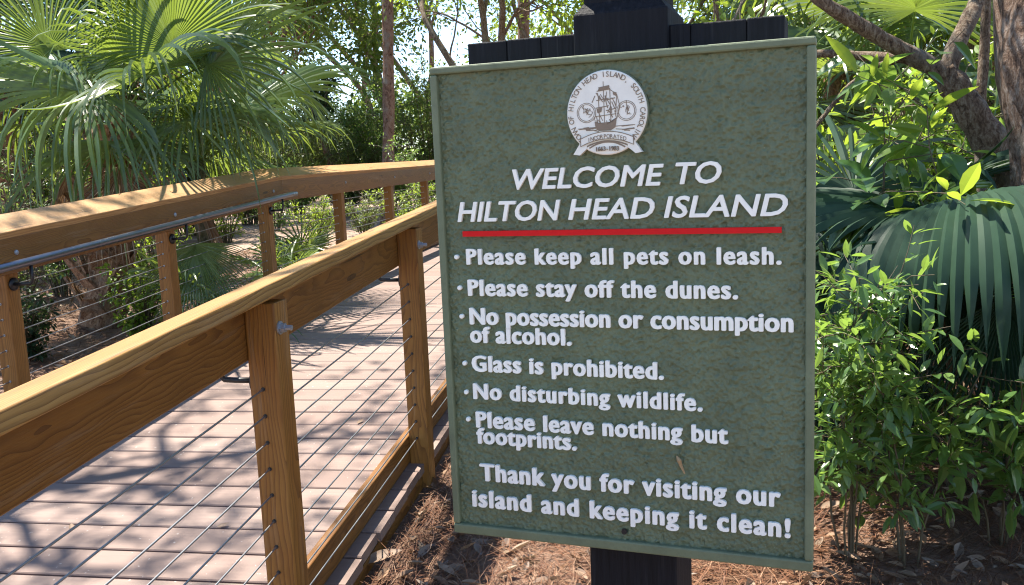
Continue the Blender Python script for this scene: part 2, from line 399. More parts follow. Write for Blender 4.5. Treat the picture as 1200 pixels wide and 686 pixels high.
def build_deck():
    base = RW((DR+DL)/2, 2, -.02); base[2] = deck_z(2)-.2
    root = empty('boardwalk', base, 'pinkish brown plank boardwalk ramp running between the two cable railings', 'boardwalk')
    for (a, b) in segs():
        M, Ln = rail_frame((DR+DL)/2, a, b, -.019)
        mb = MB(); wid = DR-DL; n = int(Ln/PITCH_B); x = -Ln/2
        rg = np.random.default_rng(3)
        x0 = math.ceil(-Ln/2/PITCH_B)*PITCH_B - PITCH_B
        while x0 < Ln/2:
            xa = max(x0+.006, -Ln/2); xb = min(x0+PITCH_B-.006, Ln/2); x0 += PITCH_B
            if xb-xa < .02: continue
            e1, e2 = rg.normal(0, .004, 2); dz = rg.normal(0, .0008); c = .004
            pr = [(xa, -.019), (xb, -.019), (xb, .019-c), (xb-c, .019), (xa+c, .019), (xa, .019-c)]
            V = [(p, y, q+dz) for y in (-wid/2+e1, wid/2+e2) for p, q in pr]
            Q = [(i, (i+1) % 6, 6+(i+1) % 6, 6+i) for i in range(6)]
            mb.add(V, [q[::-1] for q in Q]+[(0, 1, 2, 5), (5, 2, 3, 4), (6, 11, 8, 7), (11, 10, 9, 8)])
        link('deck_boards', mb.mesh('deck_boards'), M_DECK, root, M)
    for s in (DR-.03, DL+.03, (DR+DL)/2-.5, (DR+DL)/2+.5):
        member('joist', M_RAIL, root, s, -.14, rrect(.04, .18, .004), segs())
build_deck()
CABLES = [.80-.076*i for i in range(10)]
def bracket(parent, s_face, s_pipe, t, z_pipe, sgn):
    """black flange on the rail, arm out and up to the pipe; sgn +1 when the pipe lies to the right"""
    mb = MB(); zf = .812
    tube(mb, [RW(s_face, t, zf), RW(s_face+sgn*.008, t, zf)], .032, 14)
    mid = [RW(s_face+sgn*.006, t, zf), RW(s_face+sgn*.06, t, zf), RW(s_pipe-sgn*.012, t, zf+.002), RW(s_pipe-sgn*.003, t, zf+.012), RW(s_pipe, t, zf+.028), RW(s_pipe, t, z_pipe-.012)]
    tube(mb, mid, .0085, 8)
    return link('bracket', mb.mesh('bracket', True), M_BLACK, parent)
def sleeve(mat):
    mb = MB(); tube(mb, [np.zeros(3), D_H*.006], .0062, 8); me = mb.mesh('cable_sleeve'); me.materials.append(mat); return me
SLEEVE_L, SLEEVE_R = sleeve(M_GALV), sleeve(M_BLACK)
def build_rail(side):
    left = side < 0
    if left:
        root = empty('cable_railing', RW(S_LB-.08, 4, -.1), 'far left timber and cable railing with palm shadows across its sunlit cap', 'railing', 'railings of the boardwalk')
        ts = [-.65, .82, 2.30, 3.80, 5.25, 6.74, 8.40, 10.03, 11.62, 13.2, 14.8]
        sp = S_LB-.038-.0445; sb = S_LB-.019; stoe = S_LB-.019; face = S_LB-.038; out = -1
        sl_, pipe, t_pipe_end = 1, S_LB+.07, 7.03
    else:
        root = empty('cable_railing', RW(S_RB+.05, 3, -.1), 'near timber and cable railing with worn cap passing behind the green sign', 'railing', 'railings of the boardwalk')
        ts = [-.65, .80, 2.262, 3.71, 5.15, 6.74, 8.40, 10.03, 11.62, 13.2, 14.8]
        sp = S_RB+.0445; sb = S_RB-.019; stoe = S_RB-.019; face = S_RB; out = 1
        pipe, t_pipe_end = S_RB-.038-.07, 7.03
    # cap: laid tilted so that water runs to the deck side
    if left: w, h, a, cs, cz = .192, .040, R(-20.4), S_LB+.009, 1.070
    else:    w, h, a, cs, cz = .143, .040, R(12), -1.185, 1.067
    prof = rrect(w, h, .006, 4)
    prof = prof+np.array([(-w/2 if left else w/2), -h/2])        # inner top corner at origin
    prof = tilt(prof, a)
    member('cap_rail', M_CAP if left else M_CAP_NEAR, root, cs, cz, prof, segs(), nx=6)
    # beam under the cap
    member('beam', M_RAIL, root, sb, .955, rrect(.038, .154 if not left else .170, .005), segs())
    member('toe_board', M_RAIL, root, stoe, .0655, rrect(.038, .121, .005), segs())
    for i, t in enumerate(ts):
        g = RW(sp, t+.0445, 0); zb = float(gz(g[0], g[1]))-.08; zt = g[2]+1.035
        M = frame((0, 0, 1), R_H, D_H, (g[0], g[1], (zb+zt)/2))
        pp = link('post', prism(rrect(.0885, .0885, .005), zt-zb, 'post'), M_POST, root, M)
        # bolt through beam and post: hex nut and washer outside, round head inside
        for zz, tt in ((.965, t+.026 if not left else t+.045),):
            mb = MB()
            if left:
                q = S_LB; tube(mb, [RW(q, tt, zz), RW(q+.005, tt, zz), RW(q+.009, tt, zz)], [.013, .012, .005], 12)
            else:
                q = S_RB+.089
                tube(mb, [RW(q, tt, zz-.0), RW(q+.004, tt, zz)], .019, 14); tube(mb, [RW(q+.004, tt, zz), RW(q+.017, tt, zz)], .0135, 6); tube(mb, [RW(q+.017, tt, zz), RW(q+.036, tt, zz)], .0075, 8)
            link('bolt', mb.mesh('bolt', False), M_GALV, root)
        # drilled holes / cable sleeves on the down-ramp face
        if .5 < t < 13:
            for z in CABLES:
                P = RW(sp-.006 if not left else sp, t-.0015, z)
                link('cable_sleeve', SLEEVE_L if left else SLEEVE_R, None, pp, Matrix.Translation(P))
    for z in CABLES:
        mb = MB(); pts = []; sc = sp-.006 if not left else sp
        for j in range(len(ts)-1):
            for u in (0, .5):
                t = ts[j]+.04+(ts[j+1]-ts[j])*u; pts.append(RW(sc, t, z-.003*(u == .5)))
        tube(mb, pts, .0027, 6); link('cable', mb.mesh('cable', True), M_STEEL, root)
    # handrail pipe with its brackets
    zp = .921
    pts = [RW(pipe, t, zp) for t in np.linspace(TSTART, TB-.05, 8)]+[RW(pipe, TB+.02, zp+.0), RW(pipe, t_pipe_end+.03, zp)]
    mb = MB(); tube(mb, pts, .0205, 16); hr = link('handrail', mb.mesh('handrail', True), M_ALU, root)
    for t in ts[1:6]:
        if left: bracket(hr, S_LB-.038, pipe, t+.045, zp, 1)
        else: bracket(hr, S_RB, pipe, t+.045, zp, -1)
build_rail(-1); build_rail(1)

# ------------------------------------------------------------------ sign
SK = .79; SW, SH = .762*SK, 1.01506*SK; YAW = .35789
SC = np.array([.20595, 1.79312, -.31171])*SK+EYE
SE = np.array([cos(YAW), -sin(YAW), 0]); SN = np.array([-sin(YAW), -cos(YAW), 0])   # across, towards the viewer
MS = frame(SE, -SN, UPV, SC)           # local: x across, y away from viewer, z up ; front plane y=0
def lx(u): return (u-.381)*SK
def lz(v): return (1.01506/2-v)*SK
def smooth_noise(nx, nz, cell, rg):
    gx, gzn = int(nx/cell)+3, int(nz/cell)+3; g = rg.normal(size=(gzn, gx))
    x = np.arange(nx)/cell; z = np.arange(nz)/cell; xi = x.astype(int); zi = z.astype(int); fx = x-xi; fz = z-zi
    fx = fx*fx*(3-2*fx); fz = fz*fz*(3-2*fz)
    A = g[np.ix_(zi, xi)]; B = g[np.ix_(zi, xi+1)]; C = g[np.ix_(zi+1, xi)]; D = g[np.ix_(zi+1, xi+1)]
    return A*(1-fx)*(1-fz[:, None])+B*fx*(1-fz[:, None])+C*(1-fx)*fz[:, None]+D*fx*fz[:, None]
def glyphs(body, shear=0.0, space=1.0):
    c = bpy.data.curves.new('t', 'FONT'); c.body = body; c.size = 1; c.shear = shear; c.resolution_u = 3; c.extrude = .5; c.space_character = space
    o = bpy.data.objects.new('t', c); COL.objects.link(o)
    dg = bpy.context.evaluated_depsgraph_get(); dg.update()
    me = bpy.data.meshes.new_from_object(o.evaluated_get(dg))
    V = np.array([v.co[:] for v in me.vertices]); Fc = [tuple(p.vertices) for p in me.polygons]
    bpy.data.objects.remove(o); bpy.data.curves.remove(c); bpy.data.meshes.remove(me)
    return V, Fc
CAPH = None
def cap_height():
    V, _ = glyphs('H'); return V[:, 1].max()-V[:, 1].min()
CAPH = cap_height(); XH = np.ptp(glyphs('x')[0][:, 1])
def lettering(name, parts, x0, x1, base, caph, bold, mat, parent, shear=0, depth=.004, y_front=-.0, steps=12, label=None):
    """one line of raised letters between u=x0..x1 with its baseline at v=base (sign units); thickened by stamping"""
    xh = None if shear else XH
    k = caph*SK/CAPH; rx_ = bold*caph*SK; rz_ = rx_*(.45 if xh else .9); r = rx_
    ky = k*(1-2*rz_/(caph*SK)); tgt = (x1-x0)*SK-2*rx_
    if xh:                                  # loosen the spacing rather than stretching the letters
        w1 = np.ptp(glyphs(parts)[0][:, 0]); w2 = np.ptp(glyphs(parts, 0, 1.2)[0][:, 0])
        sp_ = 1+.2*(tgt/(k*.93)-w1)/(w2-w1); V, Fc = glyphs(parts, 0, min(1.8, max(.8, sp_)))
        y = V[:, 1].copy(); V[:, 1] = np.where(y <= 0, y*.8, np.where(y < xh, y*(.73*CAPH/xh), .73*CAPH+(y-xh)*(.27*CAPH/(CAPH-xh))))
    else: V, Fc = glyphs(parts, shear)
    X = V[:, 0]; X = (X-X.min())/(X.max()-X.min())
    px = lx(x0)+rx_+X*tgt; pz = lz(base)+rz_+V[:, 1]*ky; py = (V[:, 2] > 0)
    vs_, fs = [], []
    offs = [(0, 0)]+[(rx_*cos(2*pi*i/steps), rz_*sin(2*pi*i/steps)) for i in range(steps)]
    for i, (dx, dz) in enumerate(offs):
        n = len(vs_)*len(V)
        d = depth+i*.00002
        vs_.append(np.column_stack([px+dx, np.where(py, y_front-d, y_front+.001), pz+dz]))
        fs += [tuple(a+n for a in f) for f in Fc]
    me = bpy.data.meshes.new(name); me.from_pydata(np.concatenate(vs_).tolist(), [], fs); me.update()
    o = link(name, me, mat, parent, MS)
    if label: o['label'] = label
    return o
def loc_link(name, mb, mat, parent, smooth=False, label=None):
    o = link(name, mb.mesh(name, smooth), mat, parent, MS)
    if label: o['label'] = label
    return o
def build_sign():
    g0 = SC+SE*lx(.405); base = (g0[0], g0[1], gz(g0[0], g0[1]))
    root = empty('welcome_sign', base, 'large green rules board reading WELCOME TO HILTON HEAD ISLAND on a black post', 'sign')
    # hammered field, real relief
    nx, nz = 440, 590; rg = np.random.default_rng(5)
    h = .0009*smooth_noise(nx, nz, 5.2, rg)+.0010*smooth_noise(nx, nz, 2.6, rg)+.0003*smooth_noise(nx, nz, 20, rg)
    fx0, fx1, fz0, fz1 = lx(.0165), lx(.746), lz(.9925), lz(.0155)
    X, Z = np.meshgrid(np.linspace(fx0-.004, fx1+.004, nx), np.linspace(fz0-.004, fz1+.004, nz))
    V = np.stack([X, .0045-np.clip(h, -.0035, .0028), Z], -1).reshape(-1, 3)
    i = np.arange(nz-1)[:, None]*nx+np.arange(nx-1)[None]
    Q = np.stack([i, i+1, i+nx+1, i+nx], -1).reshape(-1, 4)
    panel = link('panel', raw_mesh('panel', V, Q, None, True), M_GREEN, root, MS)
    mb = MB(); box(mb, -SW/2+.002, SW/2-.002, .012, .034, -SH/2+.002, SH/2-.002); loc_link('backing_board', mb, M_FRAME, root)
    mb = MB()
    def bar(x0, x1, z0, z1):      # frame stick with a chamfered inner lip
        box(mb, x0, x1, -.0045, .0335, z0, z1)
    bar(-SW/2, SW/2, fz1, SH/2); bar(-SW/2, SW/2, -SH/2, fz0); bar(-SW/2, fx0, fz0+.0002, fz1-.0002); bar(fx1, SW/2, fz0+.0002, fz1-.0002)
    fr = loc_link('frame', mb, M_FRAME, root)
    bv = fr.modifiers.new('b', 'BEVEL'); bv.width = .003; bv.segments = 2
    yf = .003
    for word, a, b, base_v in (('WELCOME', .1733, .4842, .2573), ('TO', .5072, .5938, .2563), ('HILTON', .0461, .2732, .3212), ('HEAD', .2895, .4652, .3208), ('ISLAND', .4832, .7141, .3203)):
        lettering('heading_lettering', word, a, b, base_v, .0415, .028, M_LETTER, root, .2, .0045, yf)
    for tx, a, b, base_v, ch in (('Please keep all pets on leash.', .0615, .7030, .4118, .0295), ('Please stay off the dunes.', .0615, .6230, .4788, .0310),
            ('No possession or consumption', .0622, .7248, .5406, .0318), ('of alcohol.', .0613, .2875, .5803, .0310), ('Glass is prohibited.', .0618, .4772, .6437, .0310),
            ('No disturbing wildlife.', .0620, .5532, .7048, .0305), ('Please leave nothing but', .0651, .6024, .7684, .0315), ('footprints.', .0646, .2910, .8046, .0310)):
        lettering('rule_lettering', tx, a, b, base_v, ch*1.13, .066, M_LETTER, root, 0, .0045, yf)
    for tx, a, b, base_v in (('Thank you for visiting our', .0681, .7019, .8890, ), ('island and keeping it clean!', .0468, .7204, .9503)):
        lettering('thanks_lettering', tx, a, b, base_v, .0385, .066, M_LETTER, root, 0, .0045, yf)
    for bu, bv_ in ((.0387, .3957), (.0420, .4620), (.0435, .5237), (.0447, .6267), (.0450, .6908), (.0465, .7515)):
        mb = MB(); c = (lx(bu), lz(bv_)); tube(mb, [(c[0], yf+.001, c[1]), (c[0], yf-.004, c[1]), (c[0], yf-.0055, c[1])], [.0041, .0041, .0030], 14)
        loc_link('bullet', mb, M_LETTER, root)
    mb = MB(); box(mb, lx(.0572), lx(.7030), yf-.0065, yf+.001, lz(.3520), lz(.3408)); loc_link('underline', mb, M_RED, root, label='red raised bar under the heading')
    # seal
    cu, cv = .3757, .1131; rx, rz = .0800*SK, .0815*SK; cx, cz = lx(cu), lz(cv)
    def disc(rx_, rz_, y0, y1, mat, name, parent, n=64, ch=.0015):
        mb = MB(); V = []
        for (f, y) in ((1, y0), (1, y1+ch), (1-ch/rx_, y1)):
            V += [(cx+rx_*f*cos(2*pi*i/n), y, cz+rz_*f*sin(2*pi*i/n)) for i in range(n)]
        Q = [(k*n+i, k*n+(i+1) % n, (k+1)*n+(i+1) % n, (k+1)*n+i) for k in (0, 1) for i in range(n)]
        V.append((cx, y1, cz)); T = [(2*n+i, 2*n+(i+1) % n, 3*n) for i in range(n)]
        mb.add(V, Q, T); return loc_link(name, mb, mat, parent)
    rim = disc(rx*1.03, rz*1.03, yf+.002, yf-.004, M_RIM, 'seal_rim', root)
    seal = disc(rx, rz, yf, yf-.0085, M_SEAL, 'seal', root)
    ys = yf-.0085
    def ink(name, strokes, wd=.0011, polys=(), mat=M_INK, lift=.0006):
        mb = MB(); q = 0
        for st in strokes:
            st = [np.array(p, float) for p in st]
            for a, b in zip(st[:-1], st[1:]):
                d = b-a; L = np.hypot(*d)
                if L < 1e-6: continue
                nn = np.array([-d[1], d[0]])/L*wd/2*(.8+.4*random.random()); e = d/L*wd*.3; q += 1
                y = ys-lift-(q % 9)*.00002
                P = [a-e+nn, a-e-nn, b+e-nn, b+e+nn]
                mb.add([(cx+p[0], y, cz+p[1]) for p in P], [(0, 1, 2, 3)])
        for pg in polys:
            q += 1; n = len(pg); y = ys-lift-.0003-(q % 9)*.00002; c = np.mean(pg, 0)
            mb.add([(cx+p[0], y, cz+p[1]) for p in pg]+[(cx+c[0], y, cz+c[1])], None, [(i, (i+1) % n, n) for i in range(n)])
        return loc_link(name, mb, mat, seal)
    # ring inscription, each letter set on the arc
    txt = 'TOWN OF HILTON HEAD ISLAND, SOUTH CAROLINA'; mb = MB(); n = len(txt)
    a0, a1 = 224, -44; rr = .85
    for i, chx in enumerate(txt):
        if chx == ' ': continue
        V, Fc = glyphs(chx); a = R(a0+(a1-a0)*i/(n-1)); k = .0080/CAPH
        w0 = (V[:, 0].max()+V[:, 0].min())/2
        px, pz = (V[:, 0]-w0)*k*.9, V[:, 1]*k
        ca, sa = cos(a-pi/2), sin(a-pi/2)
        X = cx+rx*rr*cos(a)*.985+px*ca-pz*sa; Z = cz+rz*rr*sin(a)*.985+px*sa+pz*ca
        Y = np.where(V[:, 2] > 0, ys-.0009, ys+.0004)
        V3 = np.column_stack([X, Y, Z])
        T = [(f[0], f[j], f[j+1]) for f in Fc for j in range(1, len(f)-1)]
        mb.add(V3, None, T)
    loc_link('seal_inscription', mb, M_INK, seal)
    u = rx
    circ = lambda x, z, r, n=28: [(x+r*cos(2*pi*i/n), z+r*sin(2*pi*i/n)) for i in range(n+1)]
    rg2 = random.Random(4)
    for sx in (-1, 1):
        st = []; x, z = sx*.50*u, .02*u
        st.append(circ(x, z, .235*u)); st.append(circ(x, z, .20*u))
        for k in range(16):        # the small emblems inside: engraved figure strokes
            a = rg2.uniform(0, 2*pi); r1 = rg2.uniform(.02, .15)*u; l = rg2.uniform(.03, .09)*u; b = rg2.uniform(0, pi)
            p = (x+r1*cos(a), z+r1*sin(a)); st.append([p, (p[0]+l*cos(b), p[1]+l*sin(b)), (p[0]+l*cos(b)*.4, p[1]+l*sin(b)+.03*u)])
        ink('seal_emblem', st, .0009)
    # ship: hull, masts, yards, sails
    st = [[(-.06*u, .74*u), (-.05*u, -.25*u)], [(.10*u, .58*u), (.11*u, -.25*u)], [(-.19*u, .40*u), (-.17*u, -.25*u)], [(.10*u, .55*u), (.27*u, .42*u), (.34*u, .12*u), (.26*u, -.15*u)], [(.27*u, .42*u), (.23*u, 0)]]
    for (x0, x1, z) in ((-.22, .10, .52), (-.18, .08, .60), (-.24, .06, .30), (-.26, .06, .12), (.0, .22, .30), (.0, .24, .05), (-.28, .24, -.08)):
        st.append([(x0*u, z*u), (x1*u, (z+.04)*u)])
    for k in range(26):
        x = rg2.uniform(-.28, .25); z = rg2.uniform(-.2, .5); st.append([(x*u, z*u), ((x+rg2.uniform(-.1, .1))*u, (z-.15)*u)])
    for k in range(22):
        z = rg2.uniform(-.46, -.34); x = rg2.uniform(-.7, .6); st.append([(x*u, z*u), ((x+rg2.uniform(.1, .3))*u, (z+rg2.uniform(-.02, .03))*u)])
    st.append([(-.72*u, -.36*u), (.70*u, -.32*u)])
    hull = [(-.30*u, -.20*u), (-.22*u, -.24*u), (.16*u, -.22*u), (.26*u, -.12*u), (.22*u, -.36*u), (.10*u, -.43*u), (-.20*u, -.43*u), (-.28*u, -.34*u)]
    flag = [(-.20*u, .53*u), (.08*u, .57*u), (.10*u, .63*u), (-.16*u, .61*u)]
    crow = [(.17*u, .50*u), (.27*u, .46*u), (.25*u, .38*u), (.18*u, .42*u)]
    sail1 = [(-.24*u, .10*u), (-.10*u, .13*u), (-.12*u, .02*u), (-.22*u, .0*u)]
    ink('seal_ship', st, .0012, [hull, flag, crow, sail1])
    # banner across the foot with its two tails
    def arc(zc, h0, a): return [(x*u, (zc+h0*(1-(x/.66)**2))*u) for x in np.linspace(-.66, .66, 15)]
    top, bot = arc(-.61, .16, 0), arc(-.79, .16, 0)
    V = [(cx+p[0], ys-.0022, cz+p[1]) for p in top]+[(cx+p[0], ys-.0022, cz+p[1]) for p in bot]
    mb = MB(); mb.add(V, [(i, i+1, 15+i+1, 15+i) for i in range(14)])
    for sx in (-1, 1):
        P = [(.50, -.62), (.66, -.66), (.86, -.96), (.70, -.985), (.60, -.90), (.52, -.84)]
        P = [(cx+sx*x*u, ys-.0012, cz+z*rz) for x, z in P]; c = np.mean(P, 0); mb.add(P+[c], None, [(i, (i+1) % 6, 6) for i in range(6)])
        P2 = [(p[0], yf+.002, p[2]) for p in P]; mb.add(P+P2, [(i, (i+1) % 6, 6+(i+1) % 6, 6+i) for i in range(6)])
    loc_link('seal_banner', mb, M_SEAL, seal)
    ink('seal_banner_outline', [top, bot, [top[0], bot[0]], [top[-1], bot[-1]]], .0012, lift=.0026)
    blk = [(x*u, (-.84+.16*(1-(x/.6)**2))*u) for x in np.linspace(-.55, .55, 12)]
    ink('seal_shading', [blk, [(p[0]*.8, p[1]-.02*u) for p in blk]], .0022)
    for tx, zc, bend, hgt, span in (('INCORPORATED', -.745, .13, .0062, .98), ('1663-1983', -.955, .04, .0068, .60)):
        mb = MB(); n = len(tx)
        for i, chx in enumerate(tx):
            V, Fc = glyphs(chx); k = hgt/CAPH; xx = (-.5+(i+.5)/n)*span; w0 = (V[:, 0].max()+V[:, 0].min())/2
            zz = zc+bend*(1-(xx/.6)**2)
            V3 = np.column_stack([cx+xx*u+(V[:, 0]-w0)*k*.85, np.where(V[:, 2] > 0, ys-.0030, ys-.0024 if zc > -.9 else ys+.0002), cz+zz*u+V[:, 1]*k])
            mb.add(V3, None, [(f[0], f[j], f[j+1]) for f in Fc for j in range(1, len(f)-1)])
        loc_link('seal_lettering', mb, M_INK, seal)
    # screw hole and a bit of stuck plant matter
    mb = MB(); c = (lx(.388), lz(.9735)); tube(mb, [(c[0], yf, c[1]), (c[0], yf-.0035, c[1])], .0048, 10); loc_link('screw_head', mb, M_BLACK, root)
    mb = MB(); pts = [(lx(.500), yf-.003, lz(.800)), (lx(.506), yf-.004, lz(.808)), (lx(.508), yf-.003, lz(.818)), (lx(.516), yf-.003, lz(.836))]
    tube(mb, pts, [.001, .0036, .0030, .001], 6, rough=.3); loc_link('dried_scrap', mb, flat('dry_husk', (.36, .24, .12), .7), root)
    # timber behind: post, shoulder, neck, cross beam
    pw = .150; pxc = lx(.394)
    zb = float(base[2])-.3-SC[2]
    def blockz(mb, x0, x1, y0, y1, z0, z1, tx=1., ty=1.):
        cx_, cy_ = (x0+x1)/2, (y0+y1)/2
        V = []
        for z, f, g in ((z0, 1, 1), (z1, tx, ty)):
            V += [(cx_+(x0-cx_)*f, cy_+(y0-cy_)*g, z), (cx_+(x1-cx_)*f, cy_+(y0-cy_)*g, z), (cx_+(x1-cx_)*f, cy_+(y1-cy_)*g, z), (cx_+(x0-cx_)*f, cy_+(y1-cy_)*g, z)]
        mb.add(V, [(3, 2, 1, 0), (4, 5, 6, 7), (0, 1, 5, 4), (1, 2, 6, 5), (2, 3, 7, 6), (3, 0, 4, 7)])
    y0, y1 = .0345, .0345+pw
    mb = MB(); blockz(mb, pxc-pw/2, pxc+pw/2, y0, y1, zb, lz(-.0865))
    p = loc_link('post', mb, M_BWOOD, root); m_ = p.modifiers.new('b', 'BEVEL'); m_.width = .004; m_.segments = 2
    mb = MB(); blockz(mb, pxc-pw/2+.003, pxc+pw/2-.003, y0+.003, y1-.003, lz(-.0865)-.001, lz(-.108), .82, .82)
    blockz(mb, pxc-pw*.40, pxc+pw*.40, y0+pw*.1, y1-pw*.1, lz(-.108)-.002, lz(-.20))
    blockz(mb, pxc-pw*.5, pxc+pw*.5, y0, y1, lz(-.20)-.002, lz(-.215)); blockz(mb, pxc-pw*.5, pxc+pw*.5, y0, y1, lz(-.215)-.001, lz(-.29), .05, .05)
    loc_link('post_finial', mb, M_BWOOD, root)
    yb0 = y0+.012
    rgx = [lx(.062), lx(.150), lx(.225), pxc-pw/2+.001]
    rgr = [pxc+pw/2-.001, lx(.53), lx(.635), lx(.7045)]
    for xs in (rgx, rgr):       # cross arms, each split by drying cracks
        mb = MB()
        for a, b in zip(xs[:-1], xs[1:]):
            j = rg2.uniform(-.0008, .0008)
            box(mb, a+.0003, b-.0003, yb0+j*.7, yb0+.085, lz(.06), lz(-.0495)+j)
        box(mb, xs[0]+.001, xs[-1]-.001, yb0+.006, yb0+.083, lz(.059), lz(-.0475))
        o = loc_link('cross_arm', mb, M_BWOOD, root); m_ = o.modifiers.new('b', 'BEVEL'); m_.width = .0022; m_.segments = 2
build_sign()
# ------------------------------------------------------------------ fan palms
def fan_mb(mb, hub, axis, normal, L, nseg=44, spread=R(250), droop=1.0, fuse=.42, seed=0, steps=8, wf=.62, start=None, pet_r=.009, costa=.5, tipfray=.6, early=0.):
    """one fan leaf: stalk from start to hub, pleated segments fused near the hub, free drooping tips beyond"""
    rg = np.random.default_rng(seed)
    A = unit(axis); N = unit(np.asarray(normal)-A*(np.asarray(normal)@A)); Bx = np.cross(A, N)
    if start is not None:
        st = np.asarray(start, float); mid = st*.45+hub*.55+np.array([0, 0, .10*np.linalg.norm(hub-st)])
        u = np.linspace(0, 1, 7)[:, None]; pts = (1-u)**2*st+2*u*(1-u)*mid+u*u*hub
        tube(mb, pts, np.linspace(pet_r*1.6, pet_r*.8, 7), 5, False)
    # three lines per segment (edge, fold, edge); neighbours share their edge until the segments part at u = fuse
    ths = -spread/2+spread*(np.arange(nseg)[:, None]+np.array([0, .5, 1.])[None])/nseg
    f = np.abs(ths)/(spread/2); Ls = L*(1-.38*f**2)
    d = A*np.cos(ths)[..., None]+Bx*np.sin(ths)[..., None]+N*(.10*(1-f))[..., None]; d = unit(d)
    P = hub+A*(costa*.132*L*(1-f))[..., None]-N*(.05*L*costa*(1-f))[..., None]
    nd = rg.normal(0, .5, (nseg, 1)); nl = 1+rg.normal(0, .13, (nseg, 1)); nw = rg.normal(0, .22, (nseg, 1, 3)); G = np.array([0, 0, -1.])
    rows = []; us = np.linspace(0, 1, steps+1); fi = np.clip(fuse+rg.normal(0, .06, (nseg, 1)), .05, .95)[..., None]; rip = rg.normal(0, .035, (nseg, 1))
    for u in us:
        fr = np.clip((u-fi)/(1-fi), 0, 1)
        tp = 1-fr**(1.6*tipfray+.25); m = P[:, 1:2]
        Q = m+(P-m)*(tp*(1+(wf-1)*np.minimum(1, fr/.12))+.01)
        w_ = np.linalg.norm(P[:, 2]-P[:, 0], axis=-1)[:, None]*(tp[:, 0]+.02)*(1+rip*6)
        nn = np.cross(P[:, 2]-P[:, 0], d[:, 1]); nn = unit(nn); sg = np.sign(np.sum(nn*N, -1, keepdims=True)); nn = nn*np.where(sg == 0, 1, sg)
        Q = Q.copy(); Q[:, 1] += nn*w_*.42
        rows.append(np.stack([Q[:, 0], Q[:, 1], Q[:, 1], Q[:, 2]], 1))
        g = droop*(.10+early*u+2.6*max(0, u-fuse*.75)**1.25)*1.9/steps*(1+nd*min(1, max(0, u-fuse)*4))
        d = unit(d+(G-d*(d@G)[..., None])*g[..., None]+nw*max(0, u-fuse)*3/steps)
        P = P+d*(Ls*(nl if u > fuse else 1))[..., None]/steps
    V = np.stack(rows, 1)                                  # seg, step, 4
    n_, k_ = nseg, steps+1
    base_ = (np.arange(n_)[:, None]*k_+np.arange(steps)[None])[..., None]*4
    q = np.array([(0, 1, 5, 4), (2, 3, 7, 6)])
    mb.add(V.reshape(-1, 3), (base_[..., None]+q[None, None]).reshape(-1, 4))
def palm_trunk(parent, base, top, r, seed=0, boots=True, mat=None):
    rg = np.random.default_rng(seed); base = np.asarray(base, float); top = np.asarray(top, float)
    n = 14; u = np.linspace(0, 1, n)[:, None]
    pts = base+(top-base)*u+np.array([.04, .02, 0])*np.sin(u*5)
    mb = MB(); tube(mb, pts, r*(1+.08*np.sin(u[:, 0]*23)), 14, True, .05, seed)
    H = np.linalg.norm(top-base)
    if boots:
        k = int(H/.05)
        for i in range(k):                      # old leaf bases, split and angled upward
            t = i/k; a = i*2.399; P = base+(top-base)*t; o = np.array([cos(a), sin(a), 0]); sd_ = np.array([-sin(a), cos(a), 0])
            ln = rg.uniform(.16, .30)*(r/.13); w = rg.uniform(.035, .06)*(r/.13); sw = rg.normal(0, .3)
            out = o*rg.uniform(.5, .75)+np.array([0, 0, .85])+sd_*sw*.5; out = unit(out)
            b0 = P+o*r*.8; e = b0+out*ln
            nrm = unit(np.cross(sd_, out))
            V = [b0-sd_*w*1.5, b0+sd_*w*1.5, b0+out*ln*.55+sd_*w, e+sd_*w*.55, e-sd_*w*.55, b0+out*ln*.55-sd_*w]
            V2 = [v-nrm*.022 for v in V]
            mb.add(V+V2, [(0, 1, 2, 5), (5, 2, 3, 4), (6, 11, 8, 7), (11, 10, 9, 8), (1, 7, 8, 2), (2, 8, 9, 3), (3, 9, 10, 4), (4, 10, 11, 5), (5, 11, 6, 0)])
    return link('trunk', mb.mesh('trunk', not boots), mat or (M_BOOT if boots else M_GSTEM), parent)
